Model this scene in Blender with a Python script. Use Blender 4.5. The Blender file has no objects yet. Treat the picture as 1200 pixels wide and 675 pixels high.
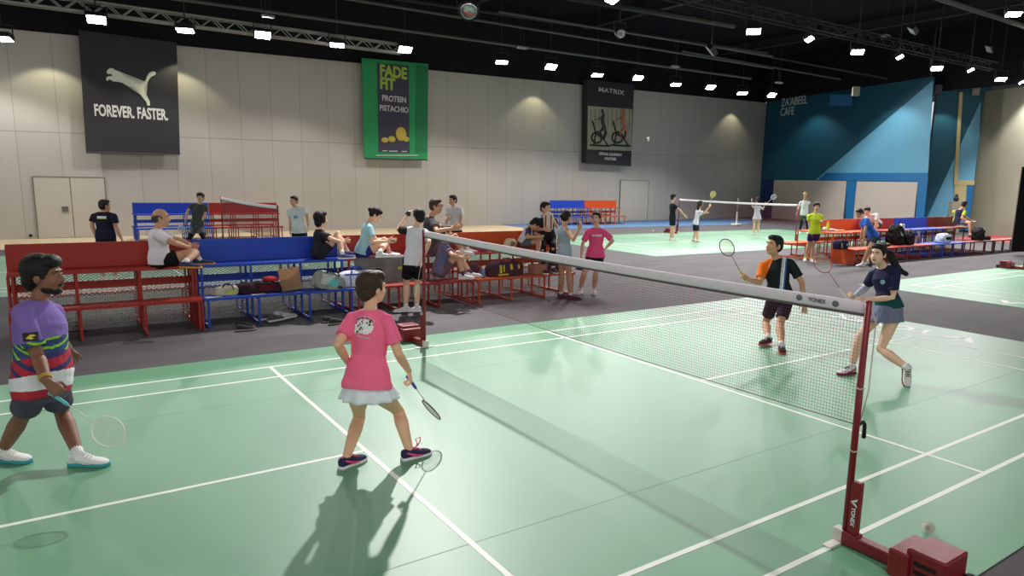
import bpy, bmesh, math, random
from mathutils import Vector, Matrix
from mathutils.bvhtree import BVHTree
random.seed(7)
V = Vector
SC = bpy.context.scene
COL = SC.collection

# ------------------------------------------------------------------ camera
F_PX, CX, CY = 822.09, 639.48, 352.84
CAM = V((-3.9593, -2.2544, 2.2225))
_r = V((1.6869373, -0.5165956, 0.4670257))
_R = Matrix.Rotation(_r.length, 3, _r.normalized())      # world -> camera (x right, y down, z forward)
RX, RY, RZ = V(_R[0]), V(_R[1]), V(_R[2])
cd = bpy.data.cameras.new('camera'); cam = bpy.data.objects.new('camera', cd); COL.objects.link(cam)
m = Matrix.Identity(4)
for i in range(3):
    m[i][0] = RX[i]; m[i][1] = -RY[i]; m[i][2] = -RZ[i]; m[i][3] = CAM[i]
cam.matrix_world = m
cd.sensor_width = 36; cd.lens = F_PX * 36 / 1200
cd.shift_x = -(CX - 600) / 1200; cd.shift_y = (CY - 337.5) / 1200
cd.clip_end = 200
SC.camera = cam

# ------------------------------------------------------------------ colour management, world
SC.view_settings.view_transform = 'Standard'; SC.view_settings.look = 'None'
SC.view_settings.gamma = 1; SC.view_settings.use_curve_mapping = False
SC.view_settings.exposure = 0.0
w = bpy.data.worlds.new('world'); SC.world = w; w.use_nodes = True
w.node_tree.nodes['Background'].inputs[0].default_value = (1.0, 0.97, 0.93, 1)
w.node_tree.nodes['Background'].inputs[1].default_value = 0.85

# ------------------------------------------------------------------ lamps of the hall and added fill spots (powers; the floodlights are built below)
P_KEY, P_ROWB, P_ROWA, P_ROWC, P_WASH, P_MID_FILL = 4500, 520, 520, 330, 80, 640
LAMP_COL = (1.0, 0.97, 0.95)
def spot(name, loc, aim, power, size=1.9, blend=0.5, rad=0.12, col=LAMP_COL):
    l = bpy.data.lights.new(name, 'SPOT'); l.energy = power; l.spot_size = size; l.spot_blend = blend
    l.shadow_soft_size = rad; l.color = col
    o = bpy.data.objects.new(name, l); COL.objects.link(o); o.location = loc
    o.rotation_euler = (V(aim) - V(loc)).to_track_quat('-Z', 'Y').to_euler()
    return o

# ------------------------------------------------------------------ projection helpers: where in the hall a sight line ends
def ray(u, v):
    return (RX * ((u - CX) / F_PX) + RY * ((v - CY) / F_PX) + RZ).normalized()
def onz(u, v, z=0.0):
    d = ray(u, v); return CAM + d * ((z - CAM.z) / d.z)
def ony(u, v, y):
    d = ray(u, v); return CAM + d * ((y - CAM.y) / d.y)
def ondepth(u, v, D):
    d = ray(u, v); return CAM + d * (D / d.dot(RZ))
def depth(p): return (p - CAM).dot(RZ)
def atlen(par, u, v, L, s):
    d = ray(u, v); b = (par - CAM).dot(d); c = (par - CAM).length_squared - L * L
    q = b * b - c
    if q <= 0: return CAM + d * b
    return CAM + d * (b + s * math.sqrt(q))
def atknee(hip, ank, u, v, L1, L2, s):
    best = None; d = ray(u, v); b = (hip - CAM).dot(d)
    for i in range(-60, 61):
        p = CAM + d * (b + i * 0.01)
        e = ((p - hip).length - L1) ** 2 + ((p - ank).length - L2) ** 2 - 0.004 * s * i * 0.01
        if best is None or e < best[0]: best = (e, p)
    return best[1]

# ------------------------------------------------------------------ materials
MATS = {}
def srgb(c):
    return tuple(((x / 255) / 12.92 if x / 255 <= 0.04045 else (((x / 255) + 0.055) / 1.055) ** 2.4) for x in c)
def mat(name, rgb, rough=0.7, metal=0.0, noise=0.06, nscale=18.0, bump=0.0, emit=0.0, spec=0.5, alpha=1.0):
    if name in MATS: return MATS[name]
    m = bpy.data.materials.new(name); m.use_nodes = True; nt = m.node_tree; b = nt.nodes['Principled BSDF']
    c = srgb(rgb)
    b.inputs['Roughness'].default_value = rough; b.inputs['Metallic'].default_value = metal
    b.inputs['Specular IOR Level'].default_value = spec
    if noise > 0:
        tc = nt.nodes.new('ShaderNodeTexCoord'); nz = nt.nodes.new('ShaderNodeTexNoise'); nz.inputs['Scale'].default_value = nscale
        nz.inputs['Detail'].default_value = 3
        nt.links.new(tc.outputs['Object'], nz.inputs['Vector'])
        mp = nt.nodes.new('ShaderNodeMapRange'); mp.inputs[3].default_value = 1 - noise * 2; mp.inputs[4].default_value = 1 + noise * 2
        nt.links.new(nz.outputs['Fac'], mp.inputs[0])
        vm = nt.nodes.new('ShaderNodeVectorMath'); vm.operation = 'SCALE'; vm.inputs[0].default_value = c
        nt.links.new(mp.outputs[0], vm.inputs['Scale']); nt.links.new(vm.outputs[0], b.inputs['Base Color'])
        if bump > 0:
            bp = nt.nodes.new('ShaderNodeBump'); bp.inputs['Strength'].default_value = bump; bp.inputs['Distance'].default_value = 0.01
            nt.links.new(nz.outputs['Fac'], bp.inputs['Height']); nt.links.new(bp.outputs[0], b.inputs['Normal'])
    else: b.inputs['Base Color'].default_value = (*c, 1)
    if emit > 0:
        b.inputs['Emission Color'].default_value = (*c, 1); b.inputs['Emission Strength'].default_value = emit
    if alpha < 1: b.inputs['Alpha'].default_value = alpha
    MATS[name] = m; return m
def cloth(rgb, rough=0.85): return mat('cloth_%d_%d_%d' % rgb, rgb, rough, noise=0.07, nscale=9, bump=0.25, spec=0.2)
def skinm(rgb): return mat('skin_%d_%d_%d' % rgb, rgb, 0.55, noise=0.04, nscale=14, spec=0.35)
def hairm(rgb): return mat('hair_%d_%d_%d' % rgb, rgb, 0.6, noise=0.2, nscale=60, bump=0.5, spec=0.3)

# ------------------------------------------------------------------ mesh primitives (world coordinates)
def B(): return bmesh.new()
def box(bm, c, s, rot=None, bev=0.0):
    c = V(c); M = Matrix.Translation(c) @ (rot.to_4x4() if rot else Matrix.Identity(4)) @ Matrix.Diagonal((s[0], s[1], s[2], 1))
    r = bmesh.ops.create_cube(bm, size=1.0, matrix=M)
    if bev > 0:
        es = list({e for v in r['verts'] for e in v.link_edges})
        bmesh.ops.bevel(bm, geom=es, offset=bev, segments=2, affect='EDGES', profile=0.5)
def frame_of(d, hint=None):
    d = d.normalized()
    h = V(hint) if hint is not None else V((0, 0, 1))
    if abs(d.dot(h.normalized())) > 0.98: h = V((1, 0, 0)) if abs(d.x) < 0.9 else V((0, 1, 0))
    x = (h - d * h.dot(d)).normalized(); y = d.cross(x)
    return x, y
def loft(bm, rings, n=16, closed_ends=True, exp=2.0):
    R = []
    for (c, X, Y, rx, ry) in rings:
        vs = []
        for k in range(n):
            a = 2 * math.pi * k / n; ca, sa = math.cos(a), math.sin(a)
            ca = math.copysign(abs(ca) ** (2 / exp), ca); sa = math.copysign(abs(sa) ** (2 / exp), sa)
            vs.append(bm.verts.new(c + X * (rx * ca) + Y * (ry * sa)))
        R.append(vs)
    fs = []
    for a, b in zip(R, R[1:]):
        for k in range(n): fs.append(bm.faces.new((a[k], a[(k + 1) % n], b[(k + 1) % n], b[k])))
    if closed_ends:
        fs.append(bm.faces.new(list(reversed(R[0])))); fs.append(bm.faces.new(R[-1]))
    return fs
def tube(bm, pts, rad, n=12, ends=True):
    pts = [V(p) for p in pts]
    if not isinstance(rad, (list, tuple)): rad = [rad] * len(pts)
    rings = []; X = None
    for i, p in enumerate(pts):
        d = (pts[min(i + 1, len(pts) - 1)] - pts[max(i - 1, 0)]).normalized()
        if X is None: X, Y = frame_of(d)
        else:
            X = (X - d * X.dot(d)).normalized(); Y = d.cross(X)
        rings.append((p, X, Y, rad[i], rad[i]))
    loft(bm, rings, n, ends)
def rtube(bm, pts, rad, n=12):
    """tube with rounded ends"""
    pts = [V(p) for p in pts]
    tube(bm, pts, rad, n)
    r0 = rad[0] if isinstance(rad, (list, tuple)) else rad; r1 = rad[-1] if isinstance(rad, (list, tuple)) else rad
    ell(bm, pts[0], r0); ell(bm, pts[-1], r1)
def ring_tube(bm, pts, r, n=6):
    pts = [V(p) for p in pts]; N = len(pts); R = []
    c = sum(pts, V()) / N; nrm = (pts[0] - c).cross(pts[N // 4] - c).normalized()
    for i, p in enumerate(pts):
        d = (pts[(i + 1) % N] - pts[i - 1]).normalized(); Y = nrm; X = d.cross(Y)
        R.append([bm.verts.new(p + X * r * math.cos(2 * math.pi * k / n) + Y * r * math.sin(2 * math.pi * k / n)) for k in range(n)])
    for i in range(N):
        a, b = R[i], R[(i + 1) % N]
        for k in range(n): bm.faces.new((a[k], a[(k + 1) % n], b[(k + 1) % n], b[k]))
def ell(bm, c, r, axes=None, u=16, v=10):
    if not isinstance(r, (list, tuple)): r = (r, r, r)
    X, Y, Z = axes or (V((1, 0, 0)), V((0, 1, 0)), V((0, 0, 1)))
    c = V(c); X = X * r[0]; Y = Y * r[1]; Z = Z * r[2]; R = []
    for j in range(1, v):
        t = math.pi * j / v; st, ct = math.sin(t), math.cos(t)
        R.append([bm.verts.new(c + X * (st * math.cos(2 * math.pi * k / u)) + Y * (st * math.sin(2 * math.pi * k / u)) + Z * ct) for k in range(u)])
    top = bm.verts.new(c + Z); bot = bm.verts.new(c - Z)
    for a, b in zip(R, R[1:]):
        for k in range(u): bm.faces.new((a[k], b[k], b[(k + 1) % u], a[(k + 1) % u]))
    for k in range(u):
        bm.faces.new((top, R[0][k], R[0][(k + 1) % u])); bm.faces.new((bot, R[-1][(k + 1) % u], R[-1][k]))
def poly_prism(bm, pts, ext):
    a = [bm.verts.new(V(p)) for p in pts]; b = [bm.verts.new(V(p) + V(ext)) for p in pts]; n = len(a)
    bm.faces.new(a); bm.faces.new(list(reversed(b)))
    for k in range(n): bm.faces.new((a[k], b[k], b[(k + 1) % n], a[(k + 1) % n]))

# ------------------------------------------------------------------ objects
ORG = V((0, 0, 0))
def thing(name, label, cat, loc, group=None):
    global ORG
    ORG = V(loc)
    o = bpy.data.objects.new(name, None); COL.objects.link(o); o.location = ORG
    o['label'] = label; o['category'] = cat; o.empty_display_size = 0.1
    if group: o['group'] = group
    return o
def mesh_of(bm, smooth=True, fix=True):
    if fix: bmesh.ops.recalc_face_normals(bm, faces=bm.faces[:])
    me = bpy.data.meshes.new('m'); bm.to_mesh(me); bm.free()
    if smooth:
        for p in me.polygons: p.use_smooth = True
    return me
def obj(name, me, mats, parent=None, label=None, smooth=True, org=None):
    if isinstance(me, bmesh.types.BMesh): me = mesh_of(me, smooth)
    o = bpy.data.objects.new(name, me); COL.objects.link(o); me.name = name
    og = ORG if org is None else V(org)
    if parent is None and org is None: og = V((0, 0, 0))
    me.transform(Matrix.Translation(-og))
    if parent is None: o.location = og
    else: o.parent = parent
    for mm in (mats if isinstance(mats, (list, tuple)) else [mats]): me.materials.append(mm)
    if label: o['label'] = label
    return o
def solo(name, me, mats, label, cat, loc, group=None, smooth=True):
    o = obj(name, me, mats, None, None, smooth, org=loc)
    o['label'] = label; o['category'] = cat
    if group: o['group'] = group
    return o
def struct(name, me, mats, smooth=False):
    o = obj(name, me, mats, None, None, smooth); o['kind'] = 'structure'; return o
TMP = bpy.data.scenes.new('scratch'); TVL = TMP.view_layers[0]
def evalmesh(o):
    TVL.update(); dg = TVL.depsgraph
    me = bpy.data.meshes.new_from_object(o.evaluated_get(dg)); return me
def fuse(bm, voxel=0.008, sm=4, fac=0.5):
    bmesh.ops.recalc_face_normals(bm, faces=bm.faces[:])
    me = bpy.data.meshes.new('t'); bm.to_mesh(me); bm.free()
    o = bpy.data.objects.new('t', me); TMP.collection.objects.link(o)
    r = o.modifiers.new('r', 'REMESH'); r.mode = 'VOXEL'; r.voxel_size = voxel; r.use_smooth_shade = True
    if sm:
        s = o.modifiers.new('s', 'SMOOTH'); s.iterations = sm; s.factor = fac
    out = evalmesh(o); bpy.data.objects.remove(o); bpy.data.meshes.remove(me)
    out.materials.clear()
    for p in out.polygons: p.use_smooth = True; p.material_index = 0
    return out
def text_mesh(s, size=1.0, ext=0.0, bold=0.0, align='CENTER'):
    cu = bpy.data.curves.new('t', 'FONT'); cu.body = s; cu.size = size; cu.extrude = ext; cu.offset = bold
    cu.align_x = align; cu.align_y = 'CENTER'; cu.resolution_u = 3
    o = bpy.data.objects.new('t', cu); TMP.collection.objects.link(o); me = evalmesh(o)
    bpy.data.objects.remove(o); return me
def basis(o, X, Y, Z=None):
    Z = Z or X.cross(Y).normalized(); M = Matrix.Identity(4)
    for i in range(3): M[i][0] = X[i]; M[i][1] = Y[i]; M[i][2] = Z[i]; M[i][3] = o[i]
    return M
def paint(me, rules, base_o=V((0, 0, 0))):
    """rules: list of fn(world point)->bool ; slot i+1"""
    for p in me.polygons:
        for i, fn in enumerate(rules):
            if fn(p.center): p.material_index = i + 1; break
def stick(me, target, M, off=0.004, direction=None):
    """lay a flat decal mesh on a target mesh by shooting along the decal's -Z"""
    bm = bmesh.new(); bm.from_mesh(me); bmesh.ops.triangulate(bm, faces=bm.faces[:])
    for _ in range(2):
        es = [e for e in bm.edges if e.calc_length() > 0.02]
        if es: bmesh.ops.subdivide_edges(bm, edges=es, cuts=1)
        bmesh.ops.triangulate(bm, faces=bm.faces[:])
    bt = BVHTree.FromPolygons([v.co.copy() for v in target.vertices], [tuple(p.vertices) for p in target.polygons])
    Z = V([M[i][2] for i in range(3)]).normalized()
    for v in bm.verts:
        p = M @ v.co
        h = bt.ray_cast(p + Z * 0.5, -Z, 1.2)
        if h[0] is not None: v.co = h[0] + Z * off
        else: v.co = p
    out = bpy.data.meshes.new('d'); bm.to_mesh(out); bm.free(); return out
# ================================================================== THE HALL
def Wy(x): return 25.7 + 0.103 * (x + 5)
WT = V((1, 0.103, 0)).normalized(); WN = V((0.103, -1, 0)).normalized()
def onwall(u, v, off=0.0):
    d = ray(u, v); c = V((-5, 25.7, 0)) + WN * off
    return CAM + d * ((c - CAM).dot(WN) / d.dot(WN))
def Wtop(x): return 6.42 + 0.034 * (x + 4.7)

def floor_mat():
    m = mat('grey_carpet', (100, 95, 98), 0.8, noise=0.0)
    nt = m.node_tree; b = nt.nodes['Principled BSDF']; L = nt.links.new
    tc = nt.nodes.new('ShaderNodeTexCoord'); mp = nt.nodes.new('ShaderNodeMapping'); mp.inputs['Scale'].default_value = (0.55, 1.6, 1)
    L(tc.outputs['Object'], mp.inputs[0])
    n1 = nt.nodes.new('ShaderNodeTexNoise'); n1.inputs['Scale'].default_value = 1.3; n1.inputs['Detail'].default_value = 5; L(mp.outputs[0], n1.inputs['Vector'])
    br = nt.nodes.new('ShaderNodeTexBrick'); br.inputs['Scale'].default_value = 1.0; br.inputs['Brick Width'].default_value = 1.6; br.inputs['Row Height'].default_value = 0.55
    br.inputs['Mortar Size'].default_value = 0.004; L(tc.outputs['Object'], br.inputs['Vector'])
    br.inputs['Color1'].default_value = (0.066, 0.060, 0.064, 1); br.inputs['Color2'].default_value = (0.084, 0.076, 0.081, 1); br.inputs['Mortar'].default_value = (0.052, 0.048, 0.05, 1)
    r = nt.nodes.new('ShaderNodeMapRange'); r.inputs[3].default_value = 0.6; r.inputs[4].default_value = 1.45; L(n1.outputs['Fac'], r.inputs[0])
    vm = nt.nodes.new('ShaderNodeVectorMath'); vm.operation = 'SCALE'; L(br.outputs['Color'], vm.inputs[0]); L(r.outputs[0], vm.inputs['Scale'])
    L(vm.outputs[0], b.inputs['Base Color']); return m
bm = B(); box(bm, (20, 12, -0.055), (90, 56, 0.10)); struct('floor', bm, floor_mat())
MAT_GREEN = mat('green_court_vinyl', (106, 160, 125), 0.46, noise=0.035, nscale=1.2, spec=0.5)
MAT_LINE = mat('white_court_paint', (232, 238, 226), 0.5, noise=0.02)
def slab(name, pts, z, m):
    bm = B(); poly_prism(bm, [(p[0], p[1], z) for p in pts], (0, 0, -0.004)); return struct(name, bm, m)
slab('floor', [(-20, 21.6), (14.3, 23.0), (14.3, Wy(14.3)), (-20, Wy(-20))], -0.001, mat('tan_floor', (190, 172, 138), 0.6, noise=0.05, nscale=2))
slab('floor', [(14.4, 24.4), (28.3, 24.0), (34, 27), (34, Wy(34)), (14.4, Wy(14.4))], -0.001, mat('blue_floor', (84, 120, 160), 0.6, noise=0.05, nscale=2))
slab('floor', [(-4.4, 9.35), (4.5, 9.35), (4.5, 10.5), (-4.4, 10.5)], 0.0, mat('bench_shade_strip', (20, 19, 21), 0.85, noise=0.1))  # flat black strip on the floor, painted shade under the bench row
slab('floor', [(30, 8.6), (60, 8.6), (60, 16), (30, 13.5)], -0.001, mat('red_floor', (150, 62, 62), 0.6, noise=0.05, nscale=2))

# court mats with their lines
def court(cx, y0, label):
    t = thing('court_mat', label, 'floor mat', (cx, y0 + 3.05, 0))
    bm = B(); box(bm, (cx, y0 + 3.04, -0.002), (15.62, 7.38, 0.005)); obj('mat_sheet', bm, MAT_GREEN, t, smooth=False)
    bm = B(); W = 0.04
    def ln(x0, ya, x1, yb):
        z = 0.0012 if ya == yb else 0.0016
        box(bm, ((x0 + x1) / 2 + cx, (ya + yb) / 2 + y0, z), (max(abs(x1 - x0), W), max(abs(yb - ya), W), 0.0016))
    for y in (0.02, 0.48, 5.62, 6.08): ln(-6.7, y, 6.7, y)
    for s in (-1, 1):
        for x in (6.68, 5.94, 1.98): ln(s * x, 0, s * x, 6.1)
        ln(s * 1.98, 3.05, s * 6.7, 3.05)
    obj('court_lines', bm, MAT_LINE, t, smooth=False)
    bm = B()                                  # faint joins of the rolled sheets
    for y in (1.27, 4.85): box(bm, (cx, y0 + y, 0.0006), (15.6, 0.008, 0.0008))
    obj('sheet_seam', bm, mat('seam_green', (96, 150, 118), 0.6, noise=0), t, smooth=False)
    return t
c1 = court(0, 0, 'green court mat with white lines in the foreground under the four main players')
def logo_y(bm, o, X, Y, s):
    """two leaf shaped blades that form a small Y emblem"""
    for sg in (-1, 1):
        p = [(sg * .02, -0.5), (sg * 0.26, -0.12), (sg * 0.62, 0.5), (sg * 0.34, 0.46), (sg * 0.12, 0.22), (sg * 0.03, -0.05)]
        if sg < 0: p = p[::-1]
        poly_prism(bm, [o + X * (a * s) + Y * (b * s) for a, b in p], X.cross(Y).normalized() * 0.001)
MW = mat('white_print', (240, 240, 238), 0.5, noise=0)
def floor_brand(parent, o, X, Y, size, flip=1):
    me = text_mesh('YONEX', size, 0.0004, size * 0.03); me.transform(basis(o, X, Y)); obj('lettering', me, MW, parent)
    bm = B(); logo_y(bm, o - X * 1.28 + V((0, 0, .001)), X, Y, size * 0.88); obj('emblem', bm, MW, parent, smooth=False)
ORG = V((0, 3.05, 0)); floor_brand(c1, V((7.22, 3.85, 0.002)), V((0, 1, 0)), V((-1, 0, 0)), 0.5)
c3 = court(19.1, 0, 'green court mat at the right edge reaching the red net post')
floor_brand(c3, V((11.75, 2.45, 0.002)), V((0, -1, 0)), V((1, 0, 0)), 0.5)
court(19.0, 13.95, 'green court mat in the right background where four young players rally')
court(0.3, 13.75, 'green court mat behind the left row of benches')

# walls
def wall_mat():
    m = mat('beige_wall_panels', (190, 184, 170), 0.75, noise=0.0)
    nt = m.node_tree; b = nt.nodes['Principled BSDF']; L = nt.links.new
    tc = nt.nodes.new('ShaderNodeTexCoord'); sp = nt.nodes.new('ShaderNodeSeparateXYZ'); L(tc.outputs['Object'], sp.inputs[0])
    def M(op, a, bb):
        n = nt.nodes.new('ShaderNodeMath'); n.operation = op
        for i, x in enumerate((a, bb)):
            if x is None: continue
            if isinstance(x, (int, float)): n.inputs[i].default_value = x
            else: L(x, n.inputs[i])
        return n.outputs[0]
    fx = M('FRACT', M('MULTIPLY', M('ADD', sp.outputs['X'], 40 + 4.34 - 0.01), 1 / 1.135), None)
    a = M('LESS_THAN', fx, 0.018)
    seamz = M('ADD', M('MULTIPLY', sp.outputs['X'], 0.0163), 3.45)
    hz = M('LESS_THAN', M('ABSOLUTE', M('SUBTRACT', sp.outputs['Z'], seamz), None), 0.018)
    s = M('MAXIMUM', a, hz)
    nz = nt.nodes.new('ShaderNodeTexNoise'); nz.inputs['Scale'].default_value = 0.7; L(tc.outputs['Object'], nz.inputs['Vector'])
    k = M('MULTIPLY', M('SUBTRACT', 1.0, M('MULTIPLY', s, 0.3)), M('ADD', 0.93, M('MULTIPLY', nz.outputs['Fac'], 0.14)))
    # alternate panels differ a touch
    par = M('FRACT', M('MULTIPLY', M('FLOOR', M('MULTIPLY', M('ADD', sp.outputs['X'], 44.33), 1 / 1.135), None), 0.377), None)
    k = M('MULTIPLY', k, M('ADD', 0.975, M('MULTIPLY', par, 0.05)))
    vm = nt.nodes.new('ShaderNodeVectorMath'); vm.operation = 'SCALE'; vm.inputs[0].default_value = srgb((178, 173, 165)); L(k, vm.inputs['Scale'])
    L(vm.outputs[0], b.inputs['Base Color']); return m
def wallbox(bm, p, q, z0, z1p, z1q, th=0.2, n=None):
    d = (V(q) - V(p)); nn = V((-d.y, d.x, 0)).normalized() if n is None else n
    P = [V((p[0], p[1], z0)), V((q[0], q[1], z0)), V((q[0], q[1], z1q)), V((p[0], p[1], z1p))]
    poly_prism(bm, P, nn * th)
xc = 37.3
MBLACK = mat('black_soffit', (32, 30, 34), 0.9, noise=0.1, nscale=0.8, spec=0.1)
bm = B(); wallbox(bm, (-22, Wy(-22), 0), (xc, Wy(xc), 0), -0.005, Wtop(-22), Wtop(xc), 0.2); struct('wall_back', bm, wall_mat())
bm = B(); wallbox(bm, (-22, Wy(-22) + 0.05, 0), (xc, Wy(xc) + 0.05, 0), 5.6, 10.4, 10.4, 0.1)
for v in bm.verts:
    if v.co.z < 6: v.co.z = Wtop(v.co.x)
struct('wall_upper', bm, MBLACK)
bm = B(); box(bm, (20, 10, 10.4), (90, 50, 0.2)); struct('ceiling', bm, MBLACK)
# doors in the beige wall
MD = mat('door_paint', (186, 180, 168), 0.7, noise=0.03, nscale=2)
def wdoor(n, u0, u1, vt, leaves):
    a = onwall(u0, vt, 0.02); b = onwall(u1, vt, 0.02); h = (a.z + b.z) / 2
    bm = B(); w_ = (b - a); w_.z = 0; L_ = w_.length; c = (a + b) / 2
    R = Matrix((WT, -WN, V((0, 0, 1)))).transposed()
    o = None
    for k in range(leaves):
        bb = B(); cc = V((a.x, a.y, 0)) + WT * (L_ * (k + 0.5) / leaves)
        box(bb, V((cc.x, cc.y, h / 2)), (L_ / leaves - 0.03, 0.05, h - 0.03), R)
        if o is None: o = struct('door_%d' % n, bb, MD)
        else: obj('door_leaf', bb, MD, o, smooth=False, org=(0, 0, 0))
    bb = B()
    for x in (0, L_):
        cc = V((a.x, a.y, h / 2)) + WT * x; box(bb, cc, (0.03, 0.07, h), R)
    box(bb, V((c.x, c.y, h)), (L_, 0.07, 0.03), R)
    obj('door_frame', bb, mat('door_gap', (120, 115, 106), 0.8, noise=0), o, smooth=False, org=(0, 0, 0))
    return o, a, R, h
d1, a, R_, h = wdoor(1, 38, 122, 207.5, 2)
p = onwall(76.5, 245, 0.06); bb = B(); box(bb, p, (0.17, 0.03, 0.17), R_); obj('door_plate', bb, mat('grey_plate', (96, 94, 90), 0.5), d1, smooth=False, org=(0, 0, 0))
p = onwall(36, 276, 0.06); bb = B(); ell(bb, p, 0.05); obj('door_stop', bb, mat('black_rubber', (20, 20, 20), 0.7), d1, org=(0, 0, 0))
wdoor(2, 727, 760, 211.5, 1)

# right hand end: teal and blue wall with two shutters
A0 = V((xc, Wy(xc), 0)); B0 = onz(1092, 97, 7.6); B0.z = 0
BT = (B0 - A0).normalized(); BN = V((BT.y, -BT.x, 0))
if (CAM - A0).dot(BN) < 0: BN = -BN
def onblue(u, v, off=0.0):
    d = ray(u, v); c = A0 + BN * off; return CAM + d * ((c - CAM).dot(BN) / d.dot(BN))
MTEAL = mat('dark_teal_paint', (18, 86, 108), 0.6, noise=0.03, nscale=1)
MSKY = mat('light_blue_paint', (104, 172, 204), 0.6, noise=0.03, nscale=1)
MBLUE = mat('mid_blue_paint', (26, 112, 170), 0.6, noise=0.03, nscale=1)
MNAVY = mat('navy_paint', (20, 50, 110), 0.6, noise=0.03, nscale=1)
MSHUT = mat('shutter_cream', (204, 192, 180), 0.6, noise=0.02, nscale=2)
MBEI = mat('beige_plain_wall', (132, 130, 112), 0.8, noise=0.04, nscale=0.6)
def quad(name, pts, m, off, n, fn, th=0.03):
    bm = B(); poly_prism(bm, [fn(u, v, off) for u, v in pts], -n * th); return struct(name, bm, m)
bm = B(); wallbox(bm, A0, B0, -0.005, 7.9, 7.9, 0.2, -BN); struct('wall_cafe', bm, MTEAL)
bm = B(); wallbox(bm, A0 + V((0, 0.2, 0)), B0 + V((0, 0.2, 0)), 7.9, 10.4, 10.4, 0.1, -BN); struct('wall_upper', bm, MBLACK)
quad('trim_1', [(955.5, 211), (1093.5, 94), (1087, 211)], MSKY, 0.03, BN, onblue)
quad('trim_2', [(958, 211), (968, 202.5), (1087.5, 202.5), (1087, 213)], MBLUE, 0.05, BN, onblue)
quad('trim_3', [(894, 210), (907.5, 210), (906, 258), (893, 258)], MNAVY, 0.04, BN, onblue)
quad('trim_4', [(992.5, 212), (1004.5, 212), (1003, 262), (991, 262)], MBLUE, 0.045, BN, onblue)
quad('trim_5', [(1076, 212), (1087, 212), (1081, 266), (1072, 266)], MBLUE, 0.045, BN, onblue)
def shutter(n, u0, u1, v0, v1):
    a, b, c, d = onblue(u0, v0, 0.04), onblue(u1, v0, 0.04), onblue(u1 - 2, v1, 0.04), onblue(u0 - 2, v1, 0.04)
    zt = (a.z + b.z) / 2; zb = 0.0; W_ = V((b.x - a.x, b.y - a.y, 0)).length
    bm = B(); N = 22; dz = (zt - zb) / N; R = Matrix((BT, -BN, V((0, 0, 1)))).transposed(); o = V((a.x, a.y, 0)) + BT * W_ / 2
    for k in range(N): box(bm, o + V((0, 0, zb + dz * (k + 0.5))), (W_, 0.05, dz * 0.985), R, 0.004)
    struct('door_%d' % n, bm, MSHUT)
shutter(3, 907.5, 992.5, 211.5, 255); shutter(4, 1004.5, 1076, 213, 258)
# lettering on the teal wall
for s, u, v in (('ZA\'ABEEL', 930.5, 119), ('CAFE', 922.5, 131)):
    me = text_mesh(s, 0.74, 0.02, 0.0); me.transform(Matrix.Diagonal((0.82, 1, 1, 1)))
    me.transform(basis(onblue(u, v, 0.06), BT, V((0, 0, 1)), BN))
    o = solo('wall_lettering', me, mat('grey_letters', (196, 212, 214), 0.6, noise=0), 'pale letters reading %s on the dark teal wall' % s, 'sign', onblue(u, v, 0.06))
    o['kind'] = 'structure'
bm = B(); poly_prism(bm, [onblue(973, 110.5, 0.2), onblue(997.5, 110.5, 0.2), onblue(997.5, 124, 0.2), onblue(972, 124, 0.2)], -BN * 0.12)
solo('sign_panel', bm, mat('sign_blue', (58, 122, 178), 0.6), 'plain blue rectangular sign panel high on the teal wall', 'sign', onblue(985, 117, 0.2), smooth=False)
# faces past the corner at the right: teal fin, blue strip, beige wall, curtain
D2 = depth(B0)
def ond(Dd):
    return lambda u, v, off=0.0: ondepth(u, v, Dd - off)
Fn = V((-RZ.x, -RZ.y, 0)).normalized()
def vquad(name, u0, u1, Da, Db, ztop, m, zb=-0.005, th=0.2):
    a = ondepth(u0, 222, Da); b = ondepth(u1, 222, Db); a.z = b.z = 0
    bm = B(); wallbox(bm, a, b, zb, ztop, ztop, th, -Fn); return struct(name, bm, m), a, b
_, pa, pb = vquad('wall_fin', 1085.5, 1147.5, D2 + .05, D2 - 0.5, 7.9, MTEAL)
FT = (pb - pa).normalized(); FNn = V((FT.y, -FT.x, 0));
if (CAM - pa).dot(FNn) < 0: FNn = -FNn
def onfin(u, v, off=0.0):
    d = ray(u, v); c = pa + FNn * off; return CAM + d * ((c - CAM).dot(FNn) / d.dot(FNn))
quad('trim_6', [(1085, 258), (1149.5, 118), (1146, 214), (1144, 270), (1084, 268)], MSKY, 0.03, FNn, onfin)
quad('trim_7', [(1124.5, 108), (1128.5, 108), (1122, 216), (1118, 216)], mat('cream_paint', (190, 178, 130), 0.6), 0.12, FNn, onfin, 0.1)
quad('trim_8', [(1118.5, 211), (1145.5, 212), (1145, 217), (1118, 217)], mat('cream_paint', (190, 178, 130), 0.6), 0.1, FNn, onfin, 0.08)
quad('trim_9', [(1119, 216), (1133, 216), (1130, 268), (1116, 268)], mat('cream_paint', (190, 178, 130), 0.6), 0.08, FNn, onfin, 0.06)
quad('door_5', [(1133, 217), (1144.5, 217), (1141, 270), (1130, 270)], MBLUE, 0.07, FNn, onfin, 0.05)
vquad('wall_right', 1142, 1290, D2 - 0.6, D2 - 7, 7.2, MBEI)
vquad('wall_upper', 1080, 1290, D2 + 0.1, D2 - 6.9, 10.4, MBLACK, zb=7.2)
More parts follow.
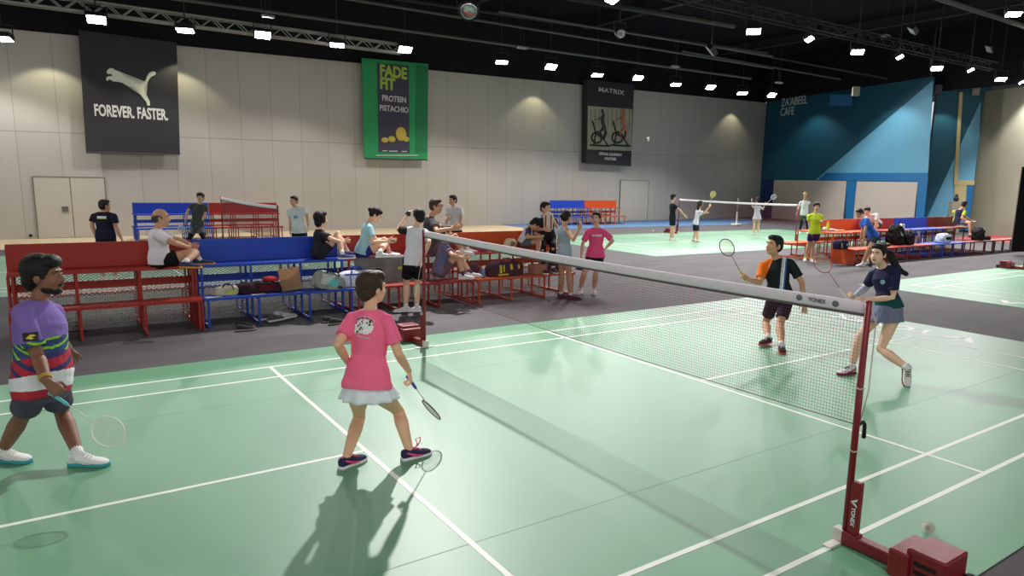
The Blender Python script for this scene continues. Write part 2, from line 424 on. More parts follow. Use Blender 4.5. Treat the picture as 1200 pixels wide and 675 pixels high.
# pleated dark curtain
bm = B(); Dk = 24.5; prev = None; pts = []
for i in range(61):
    u = 1191 + i * 1.2; pts.append(ondepth(u, 240, Dk - 0.12 * (i % 2)))
for i in range(60):
    a, b = pts[i], pts[i + 1]
    vs = [bm.verts.new((a.x, a.y, 0.12)), bm.verts.new((b.x, b.y, 0.12)), bm.verts.new((b.x, b.y, 3.05)), bm.verts.new((a.x, a.y, 3.05))]; bm.faces.new(vs)
me = mesh_of(bm, False, False)
solo('curtain', me, mat('dark_curtain', (44, 38, 38), 0.9), 'dark pleated curtain hanging at the right edge of the hall', 'curtain', pts[0])
# cabinet
p = ondepth(1117, 262, D2 - 2.0); p.z = 0; R3 = Matrix((FT, -FNn, V((0, 0, 1)))).transposed(); ztop = ondepth(1117, 236, D2 - 2.0).z
t = thing('metal_cabinet', 'grey upright metal cabinet before the blue wall by the seated man', 'cabinet', p)
bm = B(); box(bm, p + V((0, 0, ztop / 2)), (0.5, 0.4, ztop), R3, 0.01); obj('cabinet_body', bm, mat('cabinet_grey', (120, 118, 104), 0.5), t, smooth=False)
bm = B(); box(bm, p + FNn * 0.21 + V((0, 0, ztop / 2)), (0.44, 0.02, ztop - 0.1), R3, 0.005); obj('door', bm, mat('cabinet_grey2', (132, 130, 116), 0.5), t, smooth=False)
bm = B(); box(bm, p + FNn * 0.24 + FT * 0.16 + V((0, 0, ztop * 0.55)), (0.03, 0.03, 0.16), R3, 0.005); obj('handle', bm, mat('black_plastic', (24, 24, 26), 0.5), t, smooth=False)
bm = B(); ell(bm, p + V((0, 0, ztop + 0.12)), (0.13, 0.13, 0.15)); ell(bm, p + V((0, 0, ztop + 0.3)), 0.08)
solo('black_bag', fuse(bm, 0.03, 2), mat('black_fabric', (26, 26, 30), 0.8), 'small black lump lying on top of the grey metal cabinet', 'bag', p + V((0, 0, ztop)))

# ------------------------------------------------------------------ banners on the back wall
def banner(name, label, corners, col, off, th):
    P = [onwall(u, v, off) for u, v in corners]   # tl tr br bl
    c = sum(P, V()) / 4
    t = thing(name, label, 'banner', c)
    bm = B(); poly_prism(bm, P, -WN * th); obj('banner_sheet', bm, col, t, smooth=False)
    bm = B(); tube(bm, [P[3] - V((0, 0, 0.02)), P[2] - V((0, 0, 0.02))], 0.025, 8); obj('bottom_bar', bm, mat('bar_grey', (60, 60, 62), 0.5), t)
    return t, P
def word(t, s, u, v, hpx, P_off, m, sx=1.0, bold=0.0, align='CENTER', name='lettering'):
    """height in px of a capital letter at this spot of the wall"""
    p = onwall(u, v, P_off); sz = hpx / F_PX * depth(p) / 0.70
    me = text_mesh(s, sz, 0.004, bold * sz, align); me.transform(Matrix.Diagonal((sx, 1, 1, 1))); me.transform(basis(p, WT, V((0, 0, 1)), WN))
    return obj(name, me, m, t)
MBAN = mat('charcoal_banner', (44, 42, 47), 0.8, noise=0.04, nscale=1.5)
t, P = banner('wall_banner', 'tall charcoal banner with a white leaping cat emblem and two words, left on the wall', [(92, 35), (207, 50), (211, 180), (101, 178)], MBAN, 0.35, 0.04)
cat_px = [(180,128),(188,112),(203,104),(209,101),(214,106),(222,104),(228,112),(252,121),(285,143),(318,172),(350,192),(378,201),(402,196),(418,178),(427,152),(440,132),(458,123),(474,124),(481,134),(474,146),(456,152),(442,166),(430,190),(414,208),(410,224),(418,248),(424,276),(436,290),(444,306),(445,330),(430,332),(422,308),(408,290),(388,266),(372,236),(360,220),(330,215),(300,206),(276,192),(262,180),(246,186),(222,184),(204,174),(194,170),(190,181),(178,176),(180,160),(194,152),(208,152),(216,146),(206,138),(190,140)]
bm = B(); q = [onwall(90 + a / 5.19, 60 + b / 5.19, 0.37) for a, b in cat_px]
f = bm.faces.new([bm.verts.new(x) for x in q]); bmesh.ops.triangulate(bm, faces=[f])
r = bmesh.ops.extrude_face_region(bm, geom=bm.faces[:]); bmesh.ops.translate(bm, vec=WN * 0.01, verts=[x for x in r['geom'] if isinstance(x, bmesh.types.BMVert)])
obj('cat_emblem', bm, mat('emblem_white', (214, 216, 196), 0.7, noise=0), t, label='white leaping cat emblem', smooth=False)
word(t, 'FOREVER. FASTER.', 154.8, 132.5, 12.4, 0.37, mat('letter_white', (214, 212, 206), 0.7, noise=0), 0.53, 0.03)
MG = mat('green_banner', (38, 146, 88), 0.75, noise=0.03, nscale=2)
t, P = banner('wall_banner', 'green banner with a dark centre panel and yellow lettering about a pistachio snack', [(424, 68), (502, 75), (501, 187), (427, 185)], MG, 0.32, 0.04)
bm = B(); poly_prism(bm, [onwall(u, v, 0.335) for u, v in ((442, 74), (479, 77), (480, 179.5), (444, 178))], -WN * 0.01); obj('centre_panel', bm, mat('panel_violet', (62, 56, 78), 0.7, noise=0.05), t, smooth=False)
bm = B(); poly_prism(bm, [onwall(u, v, 0.335) for u, v in ((488, 76), (502, 77), (501, 178), (487, 180))], -WN * 0.01); obj('side_shape', bm, mat('green_darker', (30, 118, 74), 0.75), t, smooth=False)
ML = mat('lime_print', (160, 190, 70), 0.7, noise=0); MWG = mat('grey_print', (206, 200, 206), 0.7, noise=0)
word(t, 'FADE', 461, 85, 12.5, 0.345, ML, 0.84, 0.04); word(t, 'FIT', 454, 99, 12.5, 0.345, ML, 0.84, 0.04)
word(t, 'PROTEIN', 462, 116.3, 6.4, 0.345, MWG, 0.86, 0.02); word(t, 'PISTACHIO', 462, 128, 6.2, 0.345, MWG, 0.86, 0.02)
for i, (u, v, a, b) in enumerate(((470, 157, 7, 8), (459, 163, 5, 3.4), (451, 164, 4.5, 3), (476, 163, 4, 3))):
    bm = B(); p = onwall(u, v, 0.35); k = depth(p) / F_PX; ell(bm, p, (a * k, 0.02, b * k), (WT, WN, V((0, 0, 1)))); obj('nut_picture', bm, mat('nut_gold', (196, 172, 70), 0.7), t)
bm = B(); 
for u0, u1, v in ((448, 454, 176.2), (456, 466, 176.6), (471, 477, 177), (441, 490, 181.5)):
    poly_prism(bm, [onwall(u0, v, 0.35), onwall(u1, v, 0.35), onwall(u1, v + 1, 0.35), onwall(u0, v + 1, 0.35)], -WN * 0.01)
obj('small_print', bm, MWG, t, smooth=False)
# dark poster board
t, P = banner('wall_poster', 'dark poster board showing two indoor cyclists, right of the green banner', [(688, 93), (743, 99), (739.5, 194), (687, 191)], mat('poster_dark', (38, 37, 42), 0.7), 0.45, 0.35)
bm = B(); poly_prism(bm, [onwall(u, v, 0.46) for u, v in ((689, 124), (741, 128), (740, 177), (688.5, 175))], -WN * 0.008); obj('photo_area', bm, mat('poster_photo', (150, 152, 130), 0.7, noise=0.16, nscale=1.6), t, smooth=False)
bm = B()
for u in range(692, 742, 5): poly_prism(bm, [onwall(u, 128, 0.468), onwall(u + 0.8, 128, 0.468), onwall(u + 0.8, 150, 0.468), onwall(u, 150, 0.468)], -WN * 0.005)
obj('window_bars', bm, mat('poster_bars', (110, 112, 96), 0.7), t, smooth=False)
def cyc(o, s, mirror, colr, name):
    def P_(x, y): return onwall(o[0] + x * s * mirror, o[1] + y * s, 0.475)
    k = depth(P_(0, 0)) / F_PX * s
    bm = B()
    rtube(bm, [P_(0, -12), P_(-1, -6), P_(1, 0)], [1.6 * k, 2.2 * k, 2 * k], 8); ell(bm, P_(-1, -16), (1.9 * k, 0.05, 2.3 * k))
    rtube(bm, [P_(0, -11), P_(-5, -8), P_(-9, -8)], [1 * k, .8 * k, .6 * k], 8)
    rtube(bm, [P_(1, 0), P_(-4, 4), P_(-2, 11)], [1.8 * k, 1.3 * k, .9 * k], 8); rtube(bm, [P_(1, 0), P_(3, 5), P_(1, 10)], [1.7 * k, 1.2 * k, .9 * k], 8)
    obj('cyclist_picture', fuse(bm, 0.05, 1), colr, t)
    bm = B()
    rtube(bm, [P_(-10, -6), P_(-7, 5), P_(-9, 16)], .8 * k, 6); rtube(bm, [P_(2, 2), P_(0, 10), P_(4, 16)], .8 * k, 6); rtube(bm, [P_(-7, 5), P_(0, 10)], .8 * k, 6)
    ring = [P_(-6 + 5 * math.cos(a), 9 + 5 * math.sin(a)) for a in [i * math.pi / 10 for i in range(20)]]; ring_tube(bm, ring, .9 * k)
    rtube(bm, [P_(-12, 16), P_(6, 17)], .8 * k, 6)
    obj('bike_picture', bm, mat('poster_black', (34, 36, 36), 0.7), t)
cyc((707, 150), 1.25, 1, mat('poster_black2', (58, 60, 50), 0.7), 'a'); cyc((731, 150), 1.25, 1, mat('poster_red', (176, 104, 84), 0.7), 'b')
word(t, 'MATRIX', 716.5, 107, 5.2, 0.475, mat('letter_silver', (200, 200, 200), 0.5, noise=0), 1.62, 0.01)
word(t, 'OFFICIAL EQUIPMENT', 715.5, 181, 2.9, 0.475, MWG, 0.95, 0.03); word(t, 'PARTNER', 715.5, 186.3, 3, 0.475, MWG, 1.05, 0.02)
# ================================================================== CEILING RIG
MSTEEL = mat('rig_steel', (150, 148, 146), 0.5, metal=0.25); MDARKM = mat('rig_dark', (42, 41, 44), 0.6, metal=0.3)
MLAMP = mat('lamp_glow', (255, 252, 255), 0.5, noise=0, emit=60.0)
UPV = V((0, 0, 1))
def floodlight(u, v, y, aimdir, label, group, power, w_=0.42, size=2.2, aim=None):
    p = ony(u, v, y)
    t = thing('floodlight', label, 'ceiling light', p, group)
    d = V(aimdir).normalized(); X, Y = frame_of(d, (0, 0, 1)); R = Matrix((Y, X, d)).transposed()
    bm = B(); box(bm, p - d * 0.12, (w_, w_ * 0.62, 0.16), R, 0.02); obj('housing', bm, MDARKM, t, smooth=False)
    bm = B(); box(bm, p - d * 0.03, (w_ * 0.9, w_ * 0.52, 0.03), R); obj('lens', bm, MLAMP, t, smooth=False)
    bm = B()
    for s in (-1, 1): tube(bm, [p - d * 0.1 + Y * s * (w_ * 0.54), p - d * 0.1 + Y * s * (w_ * 0.54) + V((0, 0, 0.32))], 0.018, 6)
    tube(bm, [p - d * 0.1 + Y * (w_ * 0.54) + V((0, 0, 0.32)), p - d * 0.1 - Y * (w_ * 0.54) + V((0, 0, 0.32))], 0.018, 6)
    q_ = p - d * 0.1; tube(bm, [q_ + V((0, 0, 0.32)), V((q_.x, q_.y, 10.3))], 0.02, 6); obj('bracket', bm, MDARKM, t, smooth=False)
    sp = spot('lamp_light', p + d * 0.06, aim if aim else p + d * 5, power, size, 0.35, 0.15)
    sp.data.energy *= max(.7, .75 + p.x / 30 * 1.6)
    return p
rowA = [(2, 48), (113, 24), (217, 37), (308, 42), (395, 54), (475, 59), (588, 74), (646, 79), (700, 89), (748, 92), (792, 100), (833, 103), (870, 110), (905, 112)]
for i, (u, v) in enumerate(rowA):
    y = {0: 31.0}.get(i, 23.4)
    nb = ['by the left picture edge', 'above the left part of the cat emblem banner', 'just right of the cat emblem banner', 'third right of the cat emblem banner', 'left of the green banner', 'above the green banner',
          'first to the right of the green banner', 'second to the right of the green banner', 'above the dark cyclist poster', 'right of the dark cyclist poster', 'third past the cyclist poster', 'fourth past the cyclist poster', 'next to last before the teal wall', 'nearest the corner of the teal wall'][i]
    if i == 0: y = 24.0
    floodlight(u, v if i else 47, y, (-0.1, -0.25 if i % 2 == 0 else -0.75, -1), 'glowing white floodlight of the wall row, ' + nb, 'floodlights in the row along the back wall', P_ROWA, 0.52, 2.5)
rowB = [(718, 0), (883, 38), (949, 47), (1005, 62), (1055, 68), (1098, 81), (1138, 83), (1173, 94), (1198, 97)]
rb = ['cut by the top picture edge', 'leftmost of the right ceiling row', 'second of the right ceiling row, steeply tilted', 'third of the right ceiling row', 'fourth of the right ceiling row, steeply tilted', 'fifth of the right ceiling row', 'brightest one above the teal corner', 'above the beige wall at the right', 'at the right picture edge above the curtain']
for i, (u, v) in enumerate(rowB):
    floodlight(u, max(v, 1), 12.7, (-0.35, -0.35, -1) if i % 2 else (0.2, -0.5, -1), 'glowing white floodlight ' + rb[i], 'floodlights in the row over the right side', P_ROWB, 0.44, 2.4)
floodlight(1188, 18, 7.1, (-0.2, -0.2, -1), 'single glowing floodlight in the top right corner of the picture', 'floodlights over the near court', P_ROWB, 0.4, 2.4)
# key lamp and near row of the same lamps, hung before and above the picture
spot('lamp_light', (2.6, 11.4, 7.2), (-0.6, 3.0, 0), P_KEY, 1.25, 0.6, 0.11)
for x in (-9, -4, 0): spot('lamp_light', (x, -2.5, 7.6), (x - 0.5, 4.5, 0), P_ROWC, 2.4, 0.6, 0.5)
for x in (-7, 9, 16): spot('lamp_light', (x, 12.6, 7.2), (x, 11.5, 0), P_MID_FILL, 2.4, 0.6, 0.2)  # extra spots without fixtures, added to brighten the middle and far hall

# wall washers that throw yellowish scallops on the walls
for u, v in ((60, 60), (215, 66), (640, 100), (872, 124)):
    p = onwall(u, v, 0.9); spot('lamp_light', (p.x, p.y, p.z + .1), (p.x - WN.x * .5, p.y - WN.y * .5, 2.5), P_WASH, 1.9, 0.35, 0.05, (1, .95, .62))
for u, v, k in ((936, 118, 1.9), (1030, 105, 1.9)):
    p = onblue(u, v, 1.6); spot('lamp_light', p, p - BN * .5 - UPV * 4, P_WASH * k, 2.1, 0.5, 0.05, (.85, 1, .95))
p = onfin(1112, 118, 0.9); spot('lamp_light', p, p - FNn * .5 - UPV * 4, P_WASH, 1.9, 0.5, 0.05, (.85, 1, .9))
# box truss along the wall
t = thing('lighting_truss', 'steel lattice truss carrying the floodlights above the cat emblem banner', 'truss', (3, 23.8, 7.5))
a = ony(-40, -12, 23.8); b = ony(472, 57, 23.8); ax = (b - a); Ln = ax.length; ax.normalize(); up = V((0, 0, 1)); sd = V((0, 1, 0))
ch = [V((0, 0, 0.16)), V((0, 0, -0.16)), sd * 0.3 + V((0, 0, 0.16)), sd * 0.3 + V((0, 0, -0.16))]
for c in ch:
    bm = B(); tube(bm, [a + c, b + c], 0.036, 6); obj('chord', bm, MSTEEL, t, smooth=False)
bm = B(); N = int(Ln / 0.36)
for i in range(N):
    p = a + ax * (i * Ln / N); q = a + ax * ((i + 1) * Ln / N)
    for k in (0, 2):
        c0, c1_ = (ch[k], ch[k + 1]) if i % 2 else (ch[k + 1], ch[k]); tube(bm, [p + c0, q + c1_], 0.02, 5)
    if i % 3 == 0: tube(bm, [p + ch[0], p + ch[2]], 0.02, 5)
obj('lacing', bm, MSTEEL, t, smooth=False)
# second truss, darker, over the right
t = thing('lighting_truss', 'dark lattice truss carrying the right ceiling row of floodlights', 'truss', (20, 12.7, 7.5))
a = ony(700, -30, 12.9); b = ony(1170, 78, 12.9); ax = (b - a); Ln = ax.length; ax.normalize()
for c in ch:
    bm = B(); tube(bm, [a + c, b + c], 0.025, 6); obj('chord', bm, MDARKM, t, smooth=False)
bm = B(); N = int(Ln / 0.36)
for i in range(N):
    p = a + ax * (i * Ln / N); q = a + ax * ((i + 1) * Ln / N)
    for k in (0, 2):
        c0, c1_ = (ch[k], ch[k + 1]) if i % 2 else (ch[k + 1], ch[k]); tube(bm, [p + c0, q + c1_], 0.013, 5)
    if i % 3 == 0: tube(bm, [p + ch[0], p + ch[2]], 0.013, 5)
obj('lacing', bm, MDARKM, t, smooth=False)
# long pipes
MP = mat('pipe_grey', (92, 90, 92), 0.5, metal=0.4)
def pipe(u0, v0, u1, v1, y0, y1, r, label, m=MP):
    a, b = ony(u0, v0, y0), ony(u1, v1, y1)
    bm = B(); tube(bm, [a, b], r, 8); return solo('ceiling_pipe', bm, m, label, 'pipe', a, 'long ceiling pipes')
pipe(130, -12, 880, 92, 20.5, 19.3, 0.05, 'long grey ceiling pipe, the brightest, running just above the wall floodlights')
pipe(330, -14, 905, 80, 19, 18.5, 0.045, 'long grey ceiling pipe, second above the wall floodlights', MP)
pipe(420, -8, 900, 62, 17.5, 17.5, 0.05, 'long dark ceiling pipe behind the spherical spotlight', MDARKM)
pipe(585, 14, 905, 66, 16, 16, 0.035, 'thin ceiling pipe ending beside the right floodlights', MP)
pipe(640, -8, 860, 30, 14.5, 14.5, 0.1, 'thick grey duct pipe above the right floodlights', MDARKM)
pipe(800, 48, 1040, 92, 19.5, 18.2, 0.045, 'ceiling pipe running to the top of the teal wall', MDARKM)
pipe(800, 60, 985, 93, 21.5, 20.2, 0.045, 'lower ceiling pipe running to the pale wall lettering', MP)
pipe(1090, -5, 1260, 50, 10, 10, 0.09, 'thick ceiling pipe crossing the top right corner', MP)
for i, (x, y) in enumerate(((-4, 9.9), (4, 9.9), (12, 9.9), (18.8, 9.9), (29.2, 9.9))):
    bm = B(); box(bm, (x, 12, y), (0.16, 30, 0.34)); box(bm, (x, 12, y + 0.17), (0.3, 30, 0.02)); box(bm, (x, 12, y - 0.17), (0.3, 30, 0.02))
    solo('roof_beam', bm, MDARKM, 'dark steel roof beam running away from the viewer, number %s from the left' % ('first', 'second', 'third', 'fourth', 'fifth')[i], 'beam', (x, 12, y), 'dark roof beams', smooth=False)
# hanging access points on thin rods
for u, v, y, lb in ((612, 56, 19.8, 'above the gap between banner and poster'), (791, 78, 19.4, 'above the air shuttlecock'), (913, 97, 19.5, 'above the pale wall lettering'), (1038, 42, 13.5, 'among the right floodlights'), (314, 19, 21.0, 'above the left truss')):
    p = ony(u, v, y); t = thing('ceiling_sensor', 'small pale box hanging on thin rods ' + lb, 'ceiling device', p, 'small boxes hanging on rods')
    bm = B(); box(bm, p, (0.36, 0.2, 0.07), None, 0.015); obj('device_body', bm, mat('device_white', (150, 148, 146), 0.5), t, smooth=False)
    bm = B()
    for s in (-0.07, 0.07): tube(bm, [p + V((s, 0, 0)), V((p.x + s, p.y, 10.3))], 0.008, 5)
    obj('rod', bm, MDARKM, t, smooth=False)
# big spotlights and projectors
def lantern(u, v, y, r, d, label):
    p = ony(u, v, y); d = V(d).normalized(); X, Y = frame_of(d)
    t = thing('stage_lantern', label, 'stage light', p)
    bm = B(); loft(bm, [(p + d * k, X, Y, r * q, r * q) for k, q in ((-r * 1.3, .4), (-r, .8), (0, 1), (r * .8, 1.02), (r, 1.0))], 20); obj('lantern_body', bm, mat('lantern_dark', (58, 57, 60), 0.35, metal=0.6), t)
    bm = B(); ell(bm, p + d * (r * 0.98), (r * .84, r * .84, r * .2), (X, Y, d)); obj('lantern_glass', bm, mat('lantern_glass', (196, 196, 200), 0.12, metal=0.8, noise=0.25, nscale=14), t)
    bm = B(); tube(bm, [p + Y * r * 1.1, p + Y * r * 1.1 + V((0, 0, r * 1.6)), p - Y * r * 1.1 + V((0, 0, r * 1.6)), p - Y * r * 1.1], 0.02, 6); tube(bm, [p + V((0, 0, r * 1.6)), V((p.x, p.y, 10.3))], 0.03, 6)
    obj('yoke', bm, MDARKM, t, smooth=False)
lantern(549, 9, 13, 0.24, (-.4, -.8, -.5), 'round stage lantern with a shiny front at the top of the picture')
lantern(726, 37, 14, 0.15, (-.3, -.8, -.6), 'small shiny stage lantern above the cyclist poster')
def projector(u, v, y, R, s, label):
    p = ony(u, v, y); t = thing('ceiling_speaker', label, 'speaker', p)
    bm = B(); box(bm, p, (s, s * .6, s * .35), R, 0.03); obj('speaker_body', bm, mat('lantern_dark', (58, 57, 60), 0.35, metal=0.6), t, smooth=False)
    X, Y_, Z = (V([R[i][k] for i in range(3)]) for k in range(3))
    bm = B(); box(bm, p - Z * s * .18, (s * .86, s * .48, 0.02), R); obj('speaker_front', bm, mat('front_pale', (176, 174, 172), 0.5), t, smooth=False)
    bm = B(); tube(bm, [p, V((p.x, p.y, 10.3))], 0.03, 6); obj('hanger', bm, MDARKM, t, smooth=False)
projector(834, 58, 16, Matrix.Rotation(0.6, 3, 'X') @ Matrix.Rotation(0.5, 3, 'Y'), 0.5, 'tilted dark boxy device with a pale front hanging left of the right floodlights')
projector(1070, 34, 13, Matrix.Rotation(0.5, 3, 'X') @ Matrix.Rotation(0.35, 3, 'Y'), 0.5, 'tilted pale fronted device hanging above the right floodlights')
projector(1160, 56, 13.5, Matrix.Rotation(0.4, 3, 'X') @ Matrix.Rotation(0.5, 3, 'Y'), 0.5, 'tilted pale fronted device hanging near the top right corner')
for u, v, lb in ((1003, 107, 'above the blue sign panel on the teal wall'), (1143, 106.5, 'above the cream pipe near the right corner'), (1099, 105, 'on the teal fin wall')):
    p = ondepth(u, v, D2 - 1.2); bm = B(); box(bm, p, (0.34, 0.3, 0.46), R3, 0.02)
    solo('wall_speaker', bm, mat('speaker_pale', (150, 148, 140), 0.6) if lb[0] != 'o' else mat('speaker_dark', (60, 62, 74), 0.6), 'small box speaker ' + lb, 'speaker', p, smooth=False)

# ================================================================== BENCHES
RED, BLU, ORA, DRED = (166, 44, 36), (36, 74, 184), (206, 84, 34), (126, 46, 36)
def pm(rgb): return mat('painted_steel_%d_%d_%d' % rgb, rgb, 0.45, noise=0.04, nscale=6, spec=0.4)
WB = 2.23
def bench(x0, y0, rgb, label, group, panels=False, mesh=True, legcol=None, ky=1.0):
    t = thing('bleacher_bench', label, 'bench', (x0 + WB / 2, y0 + 0.8, 0), group)
    M_ = pm(rgb); ML_ = pm(legcol or rgb); cx = x0 + WB / 2; g = 0.012
    def part(n, c, s, mm=M_): bm = B(); c = (c[0], y0 + (c[1] - y0) * ky, c[2]); box(bm, c, (s[0], s[1] * (ky if s[1] > .1 else 1), s[2]), None, 0.006); return obj(n, bm, mm, t, smooth=False)
    part('seat', (cx, y0 + 0.175, 0.43), (WB - g, 0.35, 0.04)); part('seat', (cx, y0 + 1.44, 0.43), (WB - g, 0.33, 0.04))
    part('upper_seat', (cx, y0 + 0.61, 0.86), (WB - g, 0.37, 0.04)); part('upper_seat', (cx, y0 + 1.01, 0.86), (WB - g, 0.34, 0.04))
    part('backrest', (cx, y0 + 0.82, 1.055), (WB - g, 0.03, 0.35)); part('rear_rail', (cx, y0 + 0.84, 0.63), (WB - g, 0.03, 0.11))
    for xo in (0.06, 0.75, 1.5, WB - 0.06):
        bm = B(); x = x0 + xo; r = 0.03
        for (yy, h) in ((0.03, .41), (0.46, .84), (0.82, .88), (1.17, .84), (1.57, .41)): box(bm, (x, y0 + yy * ky, h / 2), (r, r, h))
        box(bm, (x, y0 + 0.8 * ky, 0.02), (r, 1.56 * ky, 0.036)); box(bm, (x, y0 + 0.24 * ky, 0.40), (r, 0.42 * ky, 0.03)); box(bm, (x, y0 + 1.37 * ky, 0.40), (r, 0.42 * ky, 0.03))
        obj('leg_frame', bm, ML_, t, smooth=False)
    if panels:
        pr = [(0.01, 0), (0.01, .41), (.43, .41), (.43, .84), (.83, .84), (.83, 1.2), (.85, 1.2), (.85, .84), (.9, .84), (.9, 0)] if ky == 1 else [(.01, 0), (.01, .41), (.45, .41), (.45, 0)]
        for xx in panels:
            bm = B(); poly_prism(bm, [(x0 + xx, y0 + a * ky, b) for a, b in pr], (0.02, 0, 0)); obj('side_panel', bm, M_, t, smooth=False)
    if mesh:
        bm = B(); yy = y0 + 0.86 * ky; z0, z1 = 0.06, 0.84; H_ = z1 - z0; sl = 0.62; pit = 0.062; wx = WB - 0.16; xs = x0 + 0.08
        n = int((wx + H_ / sl) / pit)
        for sgn in (1, -1):
            for k in range(n):
                xb = xs + k * pit - (H_ / sl)
                pts = []
                xa, za, xe, ze = xb, z0, xb + H_ / sl, z1
                if xa < xs: za = z0 + (xs - xa) * sl; xa = xs
                if xe > xs + wx: ze = z1 - (xe - xs - wx) * sl; xe = xs + wx
                if ze - za < 0.02: continue
                if sgn < 0: xa, xe = 2 * xs + wx - xa, 2 * xs + wx - xe
                a = V((xa, yy, za)); b = V((xe, yy, ze)); d = (b - a).normalized(); nrm = V((0, 1, 0)); s_ = d.cross(nrm) * 0.004
                vs = [bm.verts.new(p + q) for p in (a, b) for q in (s_, -s_)]
                bm.faces.new((vs[0], vs[1], vs[3], vs[2]))
                vs2 = [bm.verts.new(p + q + V((0, .003, 0))) for p in (a, b) for q in (s_, -s_)]; bm.faces.new((vs2[0], vs2[2], vs2[3], vs2[1]))
        obj('mesh_panel', mesh_of(bm, False, False), mat('mesh_metal', (214, 214, 202), 0.5, noise=0), t)
    return t
X0 = -4.47; YB = 8.6
gl = 'stepped benches in the left row'
bench(X0, YB, RED, 'red stepped bench at the left end, behind the player in the purple shirt', gl, panels=(0.0, WB - 0.03))
bench(X0 + WB, YB, BLU, 'blue stepped bench laden with bags, second from the left', gl)
bench(X0 + 2 * WB, YB, RED, 'red stepped bench with the sheet draped on it, beside the far net post', gl)
bench(X0 + 3 * WB, YB, ORA, 'orange stepped bench carrying the black and yellow racket bag', gl, panels=False)
gr = 'stepped benches in the right row'
XR, YR = 15.0, 9.1
bench(XR, YR, ORA, 'orange stepped bench nearest the boy in the yellow shirt', gr, panels=(0.0,), ky=1.7)
bench(XR + WB, YR, RED, 'red stepped bench behind the man in the blue shirt, under the black bags', gr, ky=1.7)
bench(XR + 2 * WB, YR, BLU, 'blue stepped bench carrying a white and black sports bag', gr, ky=1.7)
bench(XR + 3 * WB, YR, DRED, 'dark red stepped bench with the seated man on its top step', gr, ky=1.7)
# plain low seat at the far end of the right row
t = thing('low_bench', 'low brown bench at the far right end of the bench row', 'bench', (XR + 4.6 * WB, YR + .3, 0))
bm = B(); box(bm, (XR + 4.5 * WB + 0.05, YR + .2, .43), (WB, .4, .04), None, .006); obj('seat', bm, pm((150, 78, 60)), t, smooth=False)
for xo in (.1, .8, 1.5, 2.2):
    bm = B(); xx = XR + 4 * WB + xo
    for yy in (.04, .36): box(bm, (xx, YR + yy, .205), (.035, .035, .41))
    box(bm, (xx, YR + .2, .02), (.035, .35, .035)); obj('leg_frame', bm, pm((90, 70, 66)), t, smooth=False)
gf = 'stepped benches along the back wall'
bench(-1.75, 23.0, BLU, 'blue stepped bench by the wall behind the player in the grey shirt', gf, mesh=False)
bench(-1.75 + WB, 23.0, RED, 'red stepped bench by the wall seen through the small net', gf, mesh=False)
bench(16.9, 26.2, BLU, 'blue stepped bench by the wall, left of the far orange one', gf, mesh=False)
bench(16.9 + WB, 26.2, ORA, 'orange stepped bench by the wall next to the far blue one', gf, mesh=False)

# ================================================================== NETS AND POSTS
MRED = mat('post_red', (128, 26, 36), 0.4, noise=0.05, nscale=5, spec=0.5); MNET = mat('net_brown', (134, 62, 82), 0.9, noise=0); MTAPE = mat('net_tape', (244, 234, 244), 0.8, noise=0.03)
def post(x, y, sgn, label, detail=False, col=None, boxy=True):
    """sgn: direction (+y or -y) in which the foot points away from the court"""
    M_ = col or MRED
    t = thing('net_post', label, 'net post', (x, y, 0))
    bm = B(); tube(bm, [(x, y, .06), (x, y, 1.55)], [.022, .02], 14); ell(bm, (x, y, 1.55), (.021, .021, .012)); obj('pole', bm, M_, t)
    bm = B(); box(bm, (x, y + sgn * .05, .24), (.045, .065, .38), None, .008)
    box(bm, (x, y + sgn * .045, .05), (.08, .10, .085), None, .008)
    obj('sleeve', bm, M_, t, smooth=False)
    bm = B(); box(bm, (x, y + sgn * .23, .045), (.075, .42, .07), None, .008); obj('foot_bar', bm, M_, t, smooth=False)
    bm = B(); box(bm, (x - .02, y - sgn * .03, .006), (.26, .06, .012), None, .003); box(bm, (x, y - sgn * .035, .05), (.065, .065, .085), None, .006); obj('floor_shoe', bm, mat('shoe_plate', (220, 214, 206), 0.5), t, smooth=False)
    if boxy:
        bm = B(); box(bm, (x, y + sgn * .41, .095), (.29, .12, .17), None, .012); box(bm, (x + .01, y + sgn * .55, .115), (.26, .22, .19), None, .012); w_ = obj('weight_box', bm, M_, t, smooth=False)
        bm = B(); 
        for z in (.09, .14): box(bm, (x - .121, y + sgn * .55, z), (.006, .12, .024))
        obj('slot', bm, mat('slot_dark', (30, 8, 12), 0.8, noise=0), w_, smooth=False)
        for s in (-1, 1):
            bm = B(); loft(bm, [(V((x + s * .12 + k, y + sgn * .69, .045)), V((0, 1, 0)), V((0, 0, 1)), .045, .045) for k in (-.02, .02)], 16); obj('wheel', bm, mat('black_rubber', (20, 20, 20), 0.7), w_, smooth=False)
    if detail:
        for k, z in enumerate((.62, 1.02)):
            bm = B(); ring_tube(bm, [V((x + .026 * math.cos(a), y + .026 * math.sin(a), z + .004 * math.sin(3 * a))) for a in [i * math.pi / 8 for i in range(16)]], .004); obj('lashing', bm, mat('string_white', (210, 196, 190), 0.8), t)
        bm = B(); tube(bm, [(x + .02, y, .78), (x + .075, y, .79), (x + .095, y, .77), (x + .10, y, .68)], [.012, .012, .012, .014], 8); obj('cleat', bm, mat('black_plastic', (24, 24, 26), 0.5), t)
        bm = B(); tube(bm, [(x + .015, y - .015, 1.5), (x + .05, y - .03, 1.42), (x + .045, y - .03, 1.0), (x + .02, y - .01, .8)], .004, 6); obj('tension_cord', bm, mat('string_white', (210, 196, 190), 0.8), t)
    return t
